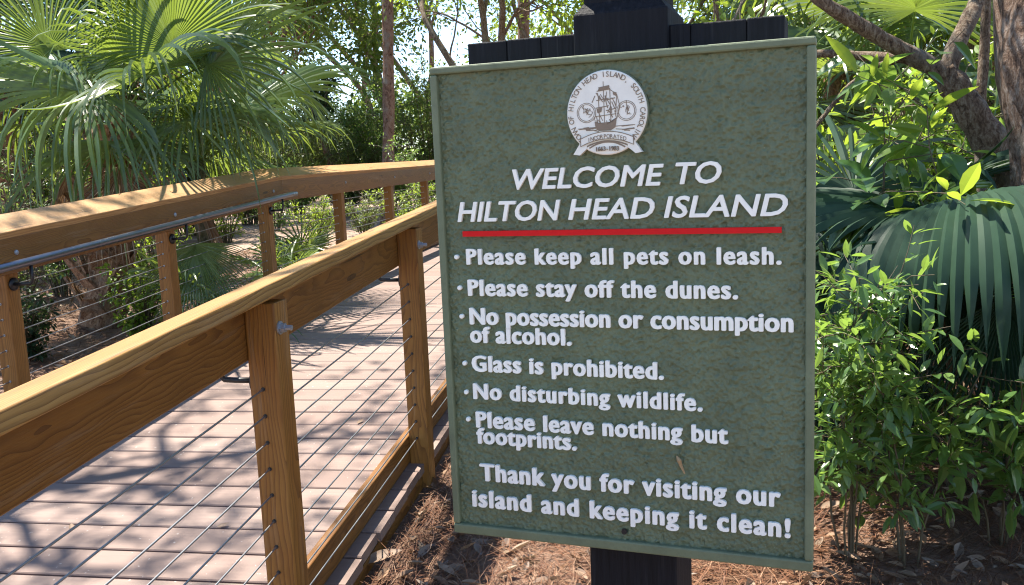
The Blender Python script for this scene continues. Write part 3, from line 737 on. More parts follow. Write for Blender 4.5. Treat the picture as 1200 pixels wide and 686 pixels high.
def palm(label, base, top, r, n, L, pet, mat, seed, droop=1.0, custom=(), boots=True, group=None, name='palm', lo=-.5, hi=1.25, nseg=44, steps=8, dead=3):
    base = np.asarray(base, float); top = np.asarray(top, float)
    root = empty(name, base, label, 'palm', group)
    if r > 0: palm_trunk(root, base, top, r, seed, boots)
    rg = np.random.default_rng(seed+100)
    for i in range(n):
        a = i*2.39996+seed; el = lo+(hi-lo)*((i+.5)/n)
        o = np.array([cos(a)*cos(el), sin(a)*cos(el), sin(el)])
        hub = top+o*pet*rg.uniform(.8, 1.15)-np.array([0, 0, .12*pet*cos(el)])
        ax = unit(o+np.array([0, 0, -.25])); nr = np.array([0, 0, 1.])-o*.2 if el < .9 else np.array([-cos(a), -sin(a), .5])
        mb = MB(); fan_mb(mb, hub, ax, nr, L*rg.uniform(.85, 1.1), nseg, R(rg.uniform(220, 270)), droop*rg.uniform(.8, 1.25), rg.uniform(.15, .28), seed*50+i, steps, start=top)
        link('frond', mb.mesh('frond', True), mat, root)
    for i, (hub, ax, nr, LL, dr, spr, *kw) in enumerate(custom):
        kw = dict(dict(nseg=54, fuse=.45, steps=10), **(kw[0] if kw else {})); mb = MB(); fan_mb(mb, np.asarray(hub), ax, nr, LL, spread=R(spr), droop=dr, seed=seed*77+i, start=top, **kw)
        link('frond', mb.mesh('frond', True), mat, root)
    for i in range(dead):
        a = rg.uniform(0, 6.28); o = np.array([cos(a), sin(a), -.8]); mb = MB()
        fan_mb(mb, top+unit(o)*pet*.8, o+np.array([0, 0, -1.2]), o*np.array([1, 1, 0])+np.array([0, 0, .3]), L*.8, 30, R(150), 1.4, .4, seed*31+i, 6, start=top)
        link('dead_frond', mb.mesh('dead_frond'), M_LITTER, root)
    return root
# ------------------------------------------------------------------ broadleaf trees and shrubs
def grow(start, d, length, r, depth, rg, out, up=.15, split=(2, 3), kink=.22, ratio=.68, ang=.62):
    """recursive limbs; out collects (points, radii, is_twig)"""
    n = 6; pts = [np.asarray(start, float)]; dd = unit(d)
    for i in range(n):
        dd = unit(dd+rg.normal(0, kink, 3)*.5+np.array([0, 0, up*.2])); pts.append(pts[-1]+dd*length/n)
    pts = np.array(pts); end_r = r*(.62 if depth > 0 else .25)
    out.append((pts, np.linspace(r, end_r, n+1), depth))
    if depth == 0: return
    k = rg.integers(split[0], split[1]+1)
    for i in range(k):
        j = n if i == 0 else rg.integers(2, n+1)
        ax = unit(rg.normal(size=3)); side = unit(np.cross(dd, ax)); a = ang*(.4 if i == 0 else rg.uniform(.7, 1.4))
        grow(pts[j], dd*cos(a)+side*sin(a), length*ratio*rg.uniform(.8, 1.15), max(.002, r*(.62 if i == 0 else .5)), depth-1, rg, out, up, split, kink, ratio, ang)
def leaves_on(limbs, per, size, spread, rg, tpl, maxdepth=0, droop=.3, upn=.6):
    P = []; D = []
    for pts, rad, dep in limbs:
        if dep > maxdepth: continue
        n = rg.poisson(per)
        if n == 0: continue
        u = rg.uniform(.15, 1, n)*(len(pts)-1); i = np.minimum(u.astype(int), len(pts)-2); f = (u-i)[:, None]
        p = pts[i]*(1-f)+pts[i+1]*f
        t = unit(pts[-1]-pts[0])
        o = rg.normal(size=(n, 3)); P.append(p+o*spread*rg.uniform(.1, 1, (n, 1))); D.append(unit(o*.9+t*.5+np.array([0, 0, -droop])))
    if not P: return None
    P = np.concatenate(P); D = np.concatenate(D)
    N = unit(rg.normal(size=P.shape)*.55+np.array([0, 0, upn]))
    return scatter(tpl, P, D, N, size*rg.uniform(.6, 1.25, len(P)))
def tree(name, label, cat, base, h, r, mat_leaf, mat_bark, seed, depth=4, per=26, leaf=.09, spread=.28, lean=(0, 0), trunk_frac=.35, tpl=QUADL, group=None, ang=.62, up=.15, ratio=.7, split=(2, 3), kink=.22, maxdepth=0, sides=7):
    rg = np.random.default_rng(seed); base = np.asarray(base, float)
    root = empty(name, base, label, cat, group); limbs = []
    tl = h*trunk_frac; n = 8
    pts = np.array([base+np.array([lean[0]*h*u*trunk_frac, lean[1]*h*u*trunk_frac, -.15+tl*u])+rg.normal(0, .012*h, 3)*np.array([1, 1, 0])*(0 < u) for u in np.linspace(0, 1, n+1)])
    limbs.append((pts, np.linspace(r*1.15, r*.75, n+1), 99))
    top = pts[-1]; d0 = unit(pts[-1]-pts[-3])
    rem = h-tl; l0 = rem*(1-ratio)/(1-ratio**(depth+1))*1.15
    for i in range(rg.integers(2, 4)):
        a = i*2.2+rg.uniform(0, 1); dd = unit(d0+np.array([cos(a), sin(a), 0])*ang*.9)
        j = -1 if i == 0 else -rg.integers(1, 4)
        grow(pts[j], dd if i else unit(d0+dd*.3), l0, r*.6, depth, rg, limbs, up, split, kink, ratio, ang)
    mb = MB()
    for p_, r_, d_ in limbs:
        tube(mb, p_, r_, sides if d_ > 1 else 4, False, .06 if d_ > 5 else 0, seed)
    link('trunk', mb.mesh('trunk', True), mat_bark, root)
    lv = leaves_on(limbs, per, leaf, spread, rg, tpl, maxdepth)
    if lv is not None: link('crown', raw_mesh('crown', lv[0], lv[1]), mat_leaf, root)
    return root
def shrub(name, label, base, h, w, nst, per, leaf, mat, seed, tpl=LANCE, group=None, mat_stem=None, lean=(0, 0), sub=5, low=.25, cat='shrub', sr=.006, droop=.1, spread=.03):
    """several stems from one base, each with side twigs and stalked leaves along them"""
    rg = np.random.default_rng(seed); base = np.asarray(base, float); root = empty(name, base, label, cat, group)
    mb = MB(); limbs = []
    for i in range(nst):
        a = rg.uniform(0, 2*pi); rr = math.sqrt(rg.uniform(0, 1))*w/2; hh = h*rg.uniform(.65, 1.05)
        tip = base+np.array([cos(a)*rr+lean[0]*hh, sin(a)*rr+lean[1]*hh, hh]); b0 = base+np.array([cos(a), sin(a), 0])*rr*.12
        u = np.linspace(0, 1, 8)[:, None]; mid = (b0+tip)/2+np.array([-cos(a)*rr*.25, -sin(a)*rr*.25, .1*h])
        pts = (1-u)**2*b0+2*u*(1-u)*mid+u*u*tip+rg.normal(0, .01*h, (8, 3))*(u > 0)
        tube(mb, pts, np.linspace(sr, sr*.35, 8), 5, False); limbs.append((pts[int(8*low):], None, 0))
        for k in range(sub):
            j = rg.integers(max(1, int(8*low)), 8); dd = unit(rg.normal(size=3)*np.array([1, 1, .4])+np.array([cos(a)*.5, sin(a)*.5, .5])); ln = h*rg.uniform(.12, .30)
            q = np.array([pts[j], pts[j]+dd*ln*.5+rg.normal(0, .01, 3), pts[j]+dd*ln+np.array([0, 0, -.1*ln])])
            tube(mb, q, [sr*.45, sr*.35, sr*.2], 4, False); limbs.append((q, None, 0))
    link('stems', mb.mesh('stems', True), mat_stem or M_STEM, root)
    P = []; D = []
    for pts, _, _ in limbs:
        n = max(2, rg.poisson(per)); u = np.sort(rg.uniform(0, 1, n)**.75)*(len(pts)-1); i = np.minimum(u.astype(int), len(pts)-2); f = (u-i)[:, None]
        p = pts[i]*(1-f)+pts[i+1]*f; t = unit(pts[i+1]-pts[i])
        side = unit(np.cross(t, rg.normal(size=(n, 3))))
        D.append(unit(side*.95+t*.55+np.array([0, 0, -droop]))); P.append(p+side*spread*rg.uniform(0, 1, (n, 1)))
    P = np.concatenate(P); D = np.concatenate(D); N = unit(rg.normal(size=P.shape)*.35+np.array([0, 0, 1.]))
    V, Q = scatter(tpl, P, D, N, leaf*rg.uniform(.55, 1.2, len(P)))
    link('foliage', raw_mesh('foliage', V, Q), mat, root)
    return root
def gpt(u, D):                   # ground point D metres ahead below photo column u
    P = at(u, 343, D); return np.array([P[0], P[1], float(gz(P[0], P[1]))])

# ---- left palms beyond the far railing
B = gpt(112, 7.6); T = at(140, 150, 7.6)
cust = [
 (at(105, 103, 6.6), (-.5, -.62, .0), (.25, -.6, .9), 1.4, 1.3, 265, dict(nseg=46, fuse=.16, wf=.8)),
 (at(240, 78, 6.9), (.75, -.1, .55), (-.3, -.75, .5), 1.25, .9, 250, dict(nseg=46, fuse=.22)),
 (at(200, 60, 7.0), (.3, -.2, 1.), (0, -1, .3), 1.1, .7, 230),
 (at(60, 60, 7.2), (-.6, 0, .7), (0, -1, .4), 1.2, 1.0, 240, dict(nseg=42, fuse=.2)),
 (at(215, 140, 7.1), (.75, -.30, .0), (.2, -.4, 1), 1.1, 1.2, 250, dict(nseg=42, fuse=.2)),
 (at(165, 90, 6.7), (.45, -.6, .2), (0, -.6, 1), 1.15, 1.2, 260, dict(nseg=42, fuse=.2)),
]
palm('tall fan palm left of the railing with booted trunk and drooping silvery fronds', B, T, .17, 10, 1.05, .65, M_PALM, 5, 1.4, cust, name='palm', lo=-.15, hi=1.2)
B2 = gpt(236, 8.0)
palm('slim green stemmed young palm just right of the booted palm', B2, at(236, 190, 8.0), .075, 7, .85, .55, M_PALM, 8, 1.0, [
 (at(290, 120, 7.8), (.8, -.2, .2), (0, -.5, 1), 1.1, 1.2, 240)], boots=False, name='palm', lo=.1, hi=1.2, dead=0)
palm('low stemless palmetto fan seen between the cables of the far railing', gpt(235, 6.4), gpt(235, 6.4)+np.array([0, 0, .25]), 0, 3, .45, .3, M_PALM, 12, .8, [
 (at(228, 285, 6.3), (.12, -.5, -.8), (.1, -.9, .35), .62, .7, 170)], name='palmetto', lo=.0, hi=1.3, nseg=30, dead=0)
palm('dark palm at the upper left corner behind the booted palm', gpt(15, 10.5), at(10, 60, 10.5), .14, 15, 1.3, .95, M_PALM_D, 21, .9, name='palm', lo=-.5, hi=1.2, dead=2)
palm('pale palm filling the gap behind the two left palms', gpt(190, 11.5), at(200, 40, 11.5), .13, 15, 1.35, 1.0, M_PALM, 33, 1.0, name='palm', lo=-.6, hi=1.2, dead=2)

# ---- right of the sign: big trunk, leaning oak, palmettos, shrubs
def limb_obj(name, parent, pts, rad, mat, n=12, rough=.05, seed=1):
    pts = np.asarray(pts, float)
    t = np.linspace(0, 1, len(pts)); tt = np.linspace(0, 1, len(pts)*5-4); 
    P = np.column_stack([np.interp(tt, t, pts[:, k]) for k in range(3)])
    for _ in range(2): P[1:-1] = (P[:-2]+2*P[1:-1]+P[2:])/4
    rr = np.interp(tt, t, rad); mb = MB(); tube(mb, P, rr*(1+.06*np.sin(tt*40+seed)), n, True, rough, seed)
    return link(name, mb.mesh(name, True), mat, parent)
D0 = 3.5
bt = empty('tree', gpt(1262, D0), 'thick scaly barked trunk leaning in at the right edge of the photo', 'tree')
limb_obj('trunk', bt, [gpt(1275, D0)-np.array([0, 0, .2]), at(1262, 420, D0), at(1248, 200, D0), at(1232, 0, D0), at(1210, -400, D0+.2), at(1190, -1100, D0+.3), at(1180, -1900, D0+.6)], [.23, .20, .185, .215, .22, .17, .12], M_BARK, 22, .035, 3)
rg_ = np.random.default_rng(90); limbs = []
for k in range(6):
    grow(at(1195-k*2, -1000-k*150, D0+.3), (cos(k*1.3), sin(k*1.3)*.8, .45), 1.5, .06, 3, rg_, limbs, .1)
mb = MB(); [tube(mb, p_, r_, 5, False) for p_, r_, d_ in limbs]; link('limbs', mb.mesh('limbs', True), M_BARK, bt)
lv = leaves_on(limbs, 22, .085, .22, rg_, QUADL); link('crown', raw_mesh('crown', *lv), M_OAK, bt)
D1 = 4.0
ot = empty('oak_tree', gpt(1225, D1), 'crooked grey barked oak with two bare limbs forking behind the sign corner', 'tree')
limb_obj('trunk', ot, [gpt(1240, D1+.1)-np.array([0, 0, .2]), at(1228, 400, D1), at(1195, 215, D1), at(1165, 172, D1), at(1142, 138, D1), at(1118, 100, D1), at(1105, 82, D1)], [.095, .088, .08, .076, .07, .062, .05], M_OAKBARK, 16, .03, 5)
limb_obj('limb', ot, [at(1112, 92, D1), at(1080, 70, D1), at(1040, 50, D1-.05), at(1000, 25, D1-.1), at(962, 2, D1-.15), at(900, -60, D1-.1)], [.046, .038, .034, .032, .028, .022], M_OAKBARK, 12, .03, 6)
limb_obj('limb', ot, [at(1108, 88, D1), at(1122, 50, D1), at(1142, 10, D1+.1), at(1160, -40, D1+.2), at(1175, -160, D1+.3), at(1185, -330, D1+.4)], [.044, .040, .037, .035, .032, .026], M_OAKBARK, 12, .03, 7)
limb_obj('limb', ot, [at(1100, 84, D1), at(1060, 68, D1+.15), at(1015, 66, D1+.3), at(960, 62, D1+.4), at(900, 75, D1+.5)], [.03, .024, .022, .019, .012], M_OAKBARK, 8, .03, 8)
limb_obj('limb', ot, [at(1060, 66, D1+.1), at(1020, 82, D1+.2), at(990, 105, D1+.3), at(955, 150, D1+.35)], [.02, .016, .013, .008], M_OAKBARK, 8, .03, 9)
limbs = []; rg_ = np.random.default_rng(91)
for st_, dr_ in ((at(900, -60, D1), (-.7, .2, .5)), (at(1185, -330, D1+.4), (.1, .2, 1)), (at(1175, -160, D1+.3), (-.6, -.3, .6)), (at(960, 2, D1), (-.2, .4, .8)), (at(900, 75, D1+.5), (-.8, .4, .2))):
    grow(st_, dr_, .55, .02, 3, rg_, limbs, .1, kink=.3)
mb = MB(); [tube(mb, p_, r_, 5, False) for p_, r_, d_ in limbs]; link('twigs', mb.mesh('twigs', True), M_OAKBARK, ot)
lv = leaves_on(limbs, 20, .065, .10, rg_, LEAF3); link('crown', raw_mesh('crown', *lv), M_BRIGHT, ot)
vine = empty('vine', gpt(1165, 4.3), 'pale straight vine stem rising between the oak fork and the thick trunk', 'vine')
limb_obj('stem', vine, [gpt(1168, 4.3), at(1150, 300, 4.3), at(1148, 130, 4.3), at(1154, 60, 4.3), at(1156, -50, 4.3), at(1150, -300, 4.4)], [.03, .026, .026, .024, .024, .02], M_OAKBARK, 8, .04, 4)

# big drooping palmetto on the right, another reaching left behind the sign edge
PB = gpt(1130, 4.0); PT = PB+np.array([0, 0, .35])
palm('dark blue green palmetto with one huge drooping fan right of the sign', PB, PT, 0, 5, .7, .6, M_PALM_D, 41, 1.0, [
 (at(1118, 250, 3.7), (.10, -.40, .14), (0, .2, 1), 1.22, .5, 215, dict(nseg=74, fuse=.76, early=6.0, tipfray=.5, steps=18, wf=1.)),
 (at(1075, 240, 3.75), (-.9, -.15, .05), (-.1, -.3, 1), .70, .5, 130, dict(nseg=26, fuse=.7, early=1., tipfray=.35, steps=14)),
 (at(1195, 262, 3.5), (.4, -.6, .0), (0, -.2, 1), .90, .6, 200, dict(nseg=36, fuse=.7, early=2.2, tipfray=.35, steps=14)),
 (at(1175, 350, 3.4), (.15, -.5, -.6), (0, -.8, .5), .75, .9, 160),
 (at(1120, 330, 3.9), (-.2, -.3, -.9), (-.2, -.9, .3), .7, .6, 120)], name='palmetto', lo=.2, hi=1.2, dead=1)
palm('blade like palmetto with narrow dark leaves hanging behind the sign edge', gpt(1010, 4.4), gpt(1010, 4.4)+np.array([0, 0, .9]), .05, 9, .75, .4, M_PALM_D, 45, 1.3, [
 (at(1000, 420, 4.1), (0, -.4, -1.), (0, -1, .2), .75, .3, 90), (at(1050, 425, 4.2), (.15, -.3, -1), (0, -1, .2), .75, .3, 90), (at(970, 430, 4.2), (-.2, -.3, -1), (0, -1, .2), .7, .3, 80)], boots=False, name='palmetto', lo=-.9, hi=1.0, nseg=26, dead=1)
for (u, D, tv, L, n, lab, sd_, mt, hi_) in (
    (1060, 7.2, 120, 1.1, 15, 'sunlit fan palm deep behind the oak fork', 51, M_PALM, 1.2),
    (985, 8.5, 60, 1.2, 14, 'tall palm whose fronds hang just above the sign right corner', 52, M_PALM, 1.2),
    (1150, 9.0, 40, 1.2, 14, 'back palm between the oak fork and the thick trunk', 53, M_PALM, 1.2),
    (900, 11., -20, 1.3, 13, 'palm hidden mostly behind the sign with fronds over its top right', 54, M_PALM, 1.2)):
    palm(lab, gpt(u, D), at(u, tv, D), .12, n, L, .8, mt, sd_, 1.1, name='palm', lo=-.7, hi=hi_, nseg=32, steps=7, dead=3)
# leafy shrubs right
shrub('shrub', 'glossy light green shrub hugging the right edge of the sign', gpt(1000, 3.05), 1.02, .60, 8, 9, .070, M_SHRUB, 61, tpl=LEAF4, sub=14, low=.28, sr=.0045)
shrub('shrub', 'tall leafy shrub in front of the huge drooping palmetto fan', gpt(1072, 2.98), .76, .56, 6, 9, .070, M_SHRUB, 62, tpl=LEAF4, sub=12, low=.28, sr=.0045)
shrub('shrub', 'low spreading shrub with long pointed leaves at the right photo edge', gpt(1180, 3.1), .70, .66, 5, 9, .105, M_SHRUB, 63, sub=8, low=.35, sr=.0045, tpl=LEAF4, lean=(-.1, -.1))
shrub('shrub', 'small bright shrub at the foot of the palmetto', gpt(1120, 3.6), .50, .5, 5, 9, .075, M_SHRUB, 64, sub=6, low=.3)
shrub('sapling', 'broad leaved sapling with large drooping leaves above the palmetto', gpt(1020, 3.9), 1.62, .5, 5, 9, .15, M_SHRUB, 65, tpl=BROAD, sub=4, low=.62, cat='sapling', droop=.7)
shrub('sapling', 'thin sapling with long horizontal leaves before the oak trunk', gpt(1130, 3.7), 1.55, .55, 4, 8, .17, M_BRIGHT, 66, tpl=LANCE, sub=3, low=.75, cat='sapling', droop=.1)
k = 0
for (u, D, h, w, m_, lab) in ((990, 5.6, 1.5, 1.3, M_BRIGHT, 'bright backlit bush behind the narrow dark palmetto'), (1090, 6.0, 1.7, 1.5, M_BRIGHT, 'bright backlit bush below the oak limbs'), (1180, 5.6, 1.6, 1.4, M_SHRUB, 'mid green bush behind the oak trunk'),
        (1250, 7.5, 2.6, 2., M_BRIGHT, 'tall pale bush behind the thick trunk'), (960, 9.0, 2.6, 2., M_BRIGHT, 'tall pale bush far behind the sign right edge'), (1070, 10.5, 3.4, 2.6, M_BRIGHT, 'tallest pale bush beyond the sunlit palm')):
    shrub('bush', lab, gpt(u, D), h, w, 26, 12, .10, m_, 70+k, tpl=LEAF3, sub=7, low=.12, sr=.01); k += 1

# ---- beyond the boardwalk, left and middle
k = 0
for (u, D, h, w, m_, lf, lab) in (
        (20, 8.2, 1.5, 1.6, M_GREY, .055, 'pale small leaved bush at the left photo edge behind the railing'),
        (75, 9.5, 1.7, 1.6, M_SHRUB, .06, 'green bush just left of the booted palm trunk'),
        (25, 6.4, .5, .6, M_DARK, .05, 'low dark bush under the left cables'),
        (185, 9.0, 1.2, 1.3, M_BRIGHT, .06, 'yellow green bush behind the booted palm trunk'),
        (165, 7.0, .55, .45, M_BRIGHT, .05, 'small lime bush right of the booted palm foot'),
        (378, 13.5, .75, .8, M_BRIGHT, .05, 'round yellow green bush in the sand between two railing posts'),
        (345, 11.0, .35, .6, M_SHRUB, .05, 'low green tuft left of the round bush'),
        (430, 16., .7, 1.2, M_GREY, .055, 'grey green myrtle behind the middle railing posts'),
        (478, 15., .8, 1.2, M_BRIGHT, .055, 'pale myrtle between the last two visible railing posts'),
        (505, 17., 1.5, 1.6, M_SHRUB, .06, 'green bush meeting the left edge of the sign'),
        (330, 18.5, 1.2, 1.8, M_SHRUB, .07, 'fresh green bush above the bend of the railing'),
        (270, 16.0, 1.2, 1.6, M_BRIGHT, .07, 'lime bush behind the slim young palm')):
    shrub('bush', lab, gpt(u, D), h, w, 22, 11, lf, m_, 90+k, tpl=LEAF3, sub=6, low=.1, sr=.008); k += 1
palm('small saw palmetto in the sand below the round bush', gpt(357, 10.2), gpt(357, 10.2)+np.array([0, 0, .12]), 0, 9, .38, .3, M_PALM, 14, .4, name='palmetto', lo=.2, hi=1.3, nseg=18, steps=5, dead=0)
palm('saw palmetto tuft near the third railing post', gpt(335, 9.0), gpt(335, 9.0)+np.array([0, 0, .12]), 0, 8, .34, .26, M_PALM, 15, .4, name='palmetto', lo=.2, hi=1.3, nseg=18, steps=5, dead=0)
# trees
pine = empty('pine_tree', gpt(455, 19), 'straight reddish pine trunk rising behind the railing left of the sign', 'tree')
limb_obj('trunk', pine, [gpt(457, 19)-np.array([0, 0, .3]), at(456, 150, 19), at(454, 0, 19), at(452, -300, 19), at(450, -700, 19)], [.15, .125, .115, .10, .07], M_PINEBARK, 14, .03, 2)
rg_ = np.random.default_rng(77); limbs = []
for q in range(9): grow(at(452, -330-q*40, 19), (cos(q*2.4), sin(q*2.4), .25), 1.3, .035, 2, rg_, limbs, .1)
mb = MB(); [tube(mb, p_, r_, 4, False) for p_, r_, d_ in limbs]; link('limbs', mb.mesh('limbs', True), M_PINEBARK, pine)
lv = leaves_on(limbs, 60, .22, .2, rg_, (np.array([(-.02, 0, 0), (.02, 0, 0), (.01, 1, 0), (-.01, 1, 0)]), np.array([(0, 1, 2, 3)]))); link('crown', raw_mesh('crown', *lv), M_OAK, pine)
p2 = empty('pine_tree', gpt(613, 21), 'pine trunk seen above the sign top left of its post', 'tree')
limb_obj('trunk', p2, [gpt(613, 21)-np.array([0, 0, .3]), at(613, 100, 21), at(614, 0, 21), at(616, -700, 21)], [.17, .15, .14, .08], M_PINEBARK, 14, .03, 3)
lv = None
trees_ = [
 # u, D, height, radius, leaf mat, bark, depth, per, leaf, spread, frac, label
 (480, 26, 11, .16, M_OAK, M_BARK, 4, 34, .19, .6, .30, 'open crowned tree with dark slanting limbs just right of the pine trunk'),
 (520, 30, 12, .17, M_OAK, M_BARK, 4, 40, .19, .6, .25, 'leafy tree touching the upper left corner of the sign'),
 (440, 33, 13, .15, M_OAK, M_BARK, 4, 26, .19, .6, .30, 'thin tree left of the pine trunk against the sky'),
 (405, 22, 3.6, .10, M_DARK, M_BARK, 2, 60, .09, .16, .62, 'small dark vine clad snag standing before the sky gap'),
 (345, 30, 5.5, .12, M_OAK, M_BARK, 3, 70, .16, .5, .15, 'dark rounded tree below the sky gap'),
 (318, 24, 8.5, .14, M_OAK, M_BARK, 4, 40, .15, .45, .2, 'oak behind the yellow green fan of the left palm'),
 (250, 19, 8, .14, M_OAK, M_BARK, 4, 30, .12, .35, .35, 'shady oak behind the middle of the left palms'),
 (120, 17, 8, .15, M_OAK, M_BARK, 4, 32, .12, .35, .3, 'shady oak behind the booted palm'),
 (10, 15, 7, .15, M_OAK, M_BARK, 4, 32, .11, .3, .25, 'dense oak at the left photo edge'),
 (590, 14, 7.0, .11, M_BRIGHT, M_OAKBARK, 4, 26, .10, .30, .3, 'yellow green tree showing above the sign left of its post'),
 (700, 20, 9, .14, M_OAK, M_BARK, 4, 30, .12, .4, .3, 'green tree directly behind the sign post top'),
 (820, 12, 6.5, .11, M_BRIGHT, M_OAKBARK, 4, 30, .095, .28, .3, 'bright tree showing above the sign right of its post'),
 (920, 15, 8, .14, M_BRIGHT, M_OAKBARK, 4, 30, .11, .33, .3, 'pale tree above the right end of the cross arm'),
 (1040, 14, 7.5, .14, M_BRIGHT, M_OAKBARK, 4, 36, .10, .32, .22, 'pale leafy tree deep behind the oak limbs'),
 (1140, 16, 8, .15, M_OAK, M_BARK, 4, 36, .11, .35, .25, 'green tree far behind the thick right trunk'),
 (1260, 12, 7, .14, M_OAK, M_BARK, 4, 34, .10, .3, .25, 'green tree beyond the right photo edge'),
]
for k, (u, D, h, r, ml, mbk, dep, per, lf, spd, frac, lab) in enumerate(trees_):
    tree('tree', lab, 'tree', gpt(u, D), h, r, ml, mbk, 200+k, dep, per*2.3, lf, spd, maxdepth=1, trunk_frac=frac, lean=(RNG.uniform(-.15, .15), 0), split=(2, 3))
# unseen oaks added beside the walk, thin limbed, to throw dappled shade
for k, (x, y, h, r, lab, per, fr) in enumerate(((-5.1, 4.2, 10.5, .07, 'unseen live oak added left of the boardwalk to shade the ramp', 20, .66), (-5.4, .4, 9.5, .07, 'unseen live oak added left of the camera to shade the near boards', 16, .6))):
    tree('shade_oak', lab, 'tree', (x, y, float(gz(x, y))), h, r, M_OAK, M_OAKBARK, 300+k, 5, per*.45, .12, .28, trunk_frac=fr, split=(2, 3), ang=.7, up=.05, lean=(.22, .28))
for k, (u, D, h, w, m_, lab) in enumerate((
        (300, 21, 2.4, 3.4, M_GREY, 'broad pale thicket left of the vine clad snag'), (355, 24, 2.6, 3.4, M_SHRUB, 'low fresh green thicket under the sky gap'), (410, 23, 2.3, 3.2, M_GREY, 'pale thicket left of the pine trunk foot'),
        (462, 24, 2.9, 3.2, M_SHRUB, 'fresh green thicket at the pine trunk foot'), (510, 22, 3.2, 3.2, M_OAK, 'tall thicket against the left edge of the sign'), (560, 25, 3.4, 3.4, M_OAK, 'thicket hidden mostly behind the sign'),
        (230, 18, 2.6, 3., M_OAK, 'thicket behind the slim young palm'), (140, 16, 2.6, 3., M_SHRUB, 'green thicket behind the booted palm'), (50, 14, 2.4, 2.8, M_OAK, 'thicket behind the small leaved bush at the left edge'), (-20, 12, 2.4, 2.8, M_GREY, 'grey green thicket at the very left edge'))):
    shrub('thicket', lab, gpt(u, D), h, w, 40, 22, .11, m_, 400+k, tpl=QUADL, sub=9, low=.08, sr=.012, cat='thicket', spread=.12)
# far wood closing the horizon
def woodland():
    rg = np.random.default_rng(8); n = 190000
    a = rg.uniform(-1.15, 1.15, n); d = rg.uniform(34, 62, n)
    hmax = 5.2+1.6*np.sin(a*9+1)+1.2*np.sin(a*23)+.8*np.sin(a*51+2)-2.4*np.exp(-((a+.205)/.05)**2)+np.clip(a, 0, 1)*4
    z = hmax*rg.uniform(0, 1, n)**.8
    P = np.stack([np.sin(a)*d, np.cos(a)*d, z+.3], -1)
    cl = smooth_noise(240, 40, 5, rg)          # clumps and hollows
    keep = cl[np.minimum((P[:, 2]*4).astype(int), 39), ((a+1.15)*100).astype(int) % 240] > -.55; keep |= P[:, 2] < 2.2; P = P[keep]; n = len(P)
    V, Q = scatter(QUADL, P, rg.normal(size=(n, 3)), rg.normal(size=(n, 3))+np.array([0, 0, .8]), rg.uniform(.12, .34, n))
    o = link('distant_woodland', raw_mesh('distant_woodland', V, Q), M_OAK)
    tag(o, 'far mass of green undergrowth closing the view behind the boardwalk', 'woodland', kind='stuff')
woodland()
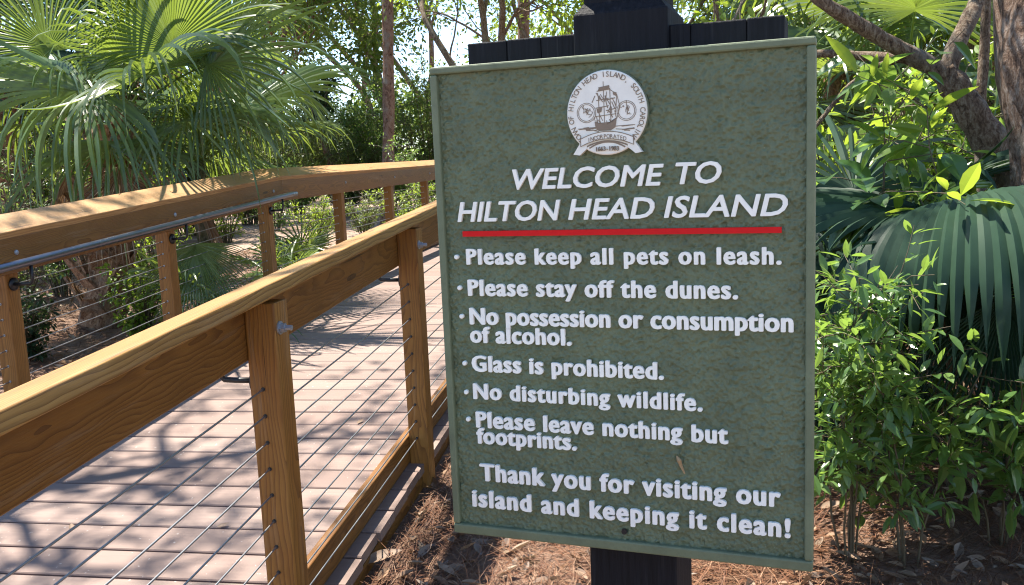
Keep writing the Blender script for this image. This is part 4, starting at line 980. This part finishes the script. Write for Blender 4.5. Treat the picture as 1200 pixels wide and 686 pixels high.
# ------------------------------------------------------------------ forest floor litter
def in_deck(P, m=.05):
    s = P@R_H; return (s < DR+m) & (s > DL-m)
def litter_points(n, x0, x1, y0, y1, rg):
    P = np.stack([rg.uniform(x0, x1, n), rg.uniform(y0, y1, n), np.zeros(n)], -1)
    P = P[~in_deck(P)]; P[:, 2] = gz(P[:, 0], P[:, 1]); return P
def straw():
    rg = np.random.default_rng(17)
    for lab, n, reg, ln, wd in (('loose brown pine straw covering the ground around the sign post', 52000, (-1.3, 3.4, .9, 6.2), .17, .0025), ('pine straw scattered beyond the far railing', 26000, (-8, -2.0, 3.0, 14), .20, .0045)):
        P = litter_points(n, *reg, rg); n = len(P)
        cl = smooth_noise(64, 64, 6, rg); ix = ((P[:, 0]*9) % 64).astype(int); iy = ((P[:, 1]*9) % 64).astype(int)
        th = cl[ix, iy]*1.6+rg.normal(0, .9, n); el = rg.normal(.05, .22, n)
        d = np.stack([np.cos(th)*np.cos(el), np.sin(th)*np.cos(el), np.sin(el)], -1); sd_ = np.stack([-np.sin(th), np.cos(th), 0*th], -1)
        L = ln*rg.uniform(.5, 1.25, n)[:, None]; bend = rg.normal(0, .18, n)[:, None]
        P[:, 2] += rg.uniform(.002, .028, n)+np.abs(np.sin(el))*ln*.4
        V = []
        for u, w in ((0, .7), (.33, 1), (.66, 1), (1, .4)):
            c = P+d*L*(u-.5)+sd_*bend*L*(u-.5)**2*2+np.array([0, 0, 1.])*(-.10*L*(u-.5)**2)
            V += [c-sd_*wd/2*w, c+sd_*wd/2*w]
        V = np.stack(V, 1).reshape(-1, 3); b = np.arange(n)[:, None, None]*8
        Q = (b+np.array([(0, 1, 3, 2), (2, 3, 5, 4), (4, 5, 7, 6)])[None]).reshape(-1, 4)
        tag(link('pine_straw', raw_mesh('pine_straw', V, Q), M_STRAW), lab, 'pine straw', kind='stuff')
    P = litter_points(6500, -1.3, 3.6, .9, 6.5, rg); n = len(P); P[:, 2] += rg.uniform(.012, .032, n)
    V, Q = scatter(DEAD, P, rg.normal(size=(n, 3))*np.array([1, 1, .15]), rg.normal(size=(n, 3))*.35+np.array([0, 0, 1.]), rg.uniform(.02, .09, n))
    tag(link('leaf_litter', raw_mesh('leaf_litter', V, Q), M_LITTER), 'curled dead leaves strewn over the pine straw', 'leaf litter', kind='stuff')
    P = litter_points(3000, -8, -2, 3, 14, rg); n = len(P); P[:, 2] += .015
    V, Q = scatter(DEAD, P, rg.normal(size=(n, 3))*np.array([1, 1, .15]), rg.normal(size=(n, 3))*.35+np.array([0, 0, 1.]), rg.uniform(.04, .11, n))
    tag(link('leaf_litter', raw_mesh('leaf_litter', V, Q), M_LITTER), 'curled dead leaves strewn beyond the far railing', 'leaf litter', kind='stuff')
straw()
def dead_leaf(u, v, size, ang, label, z=.035):
    P = ground_at(u, v)+np.array([0, 0, z]); V, Q = scatter(leaf_template(.40, 8, .25, -.12), P[None], np.array([[cos(ang), sin(ang), .08]]), np.array([[.1, -.2, 1.]]), np.array([size]))
    o = link('fallen_leaf', raw_mesh('fallen_leaf', V-P, Q, None, True), M_LITTER, None, Matrix.Translation(P)); tag(o, label, 'leaf')
dead_leaf(425, 672, .15, .3, 'largest tan fallen leaf lying beside the deck edge')
dead_leaf(960, 606, .10, .1, 'yellowish fallen leaf touching the lower right side of the sign')
def deck_leaf(s_, t_, size, ang, label):
    P = RW(s_, t_, .004); V, Q = scatter(leaf_template(.40, 6, .2, -.12), P[None], np.array([[cos(ang), sin(ang), .06]]), np.array([[.1, -.2, 1.]]), np.array([size]))
    o = link('fallen_leaf', raw_mesh('fallen_leaf', V-P, Q, None, True), M_LITTER, None, Matrix.Translation(P)); tag(o, label, 'leaf')
deck_leaf(-1.72, 3.05, .05, .4, 'small dark leaf lying on the deck left of the near post')
deck_leaf(-2.3, 3.0, .045, 2.0, 'curled leaf on the deck near the left rail foot')
deck_leaf(-1.55, 4.2, .05, 1.1, 'small brown leaf on the sunny middle of the deck')
dead_leaf(1010, 668, .09, 2.6, 'brown fallen leaf right of the sign bottom corner')
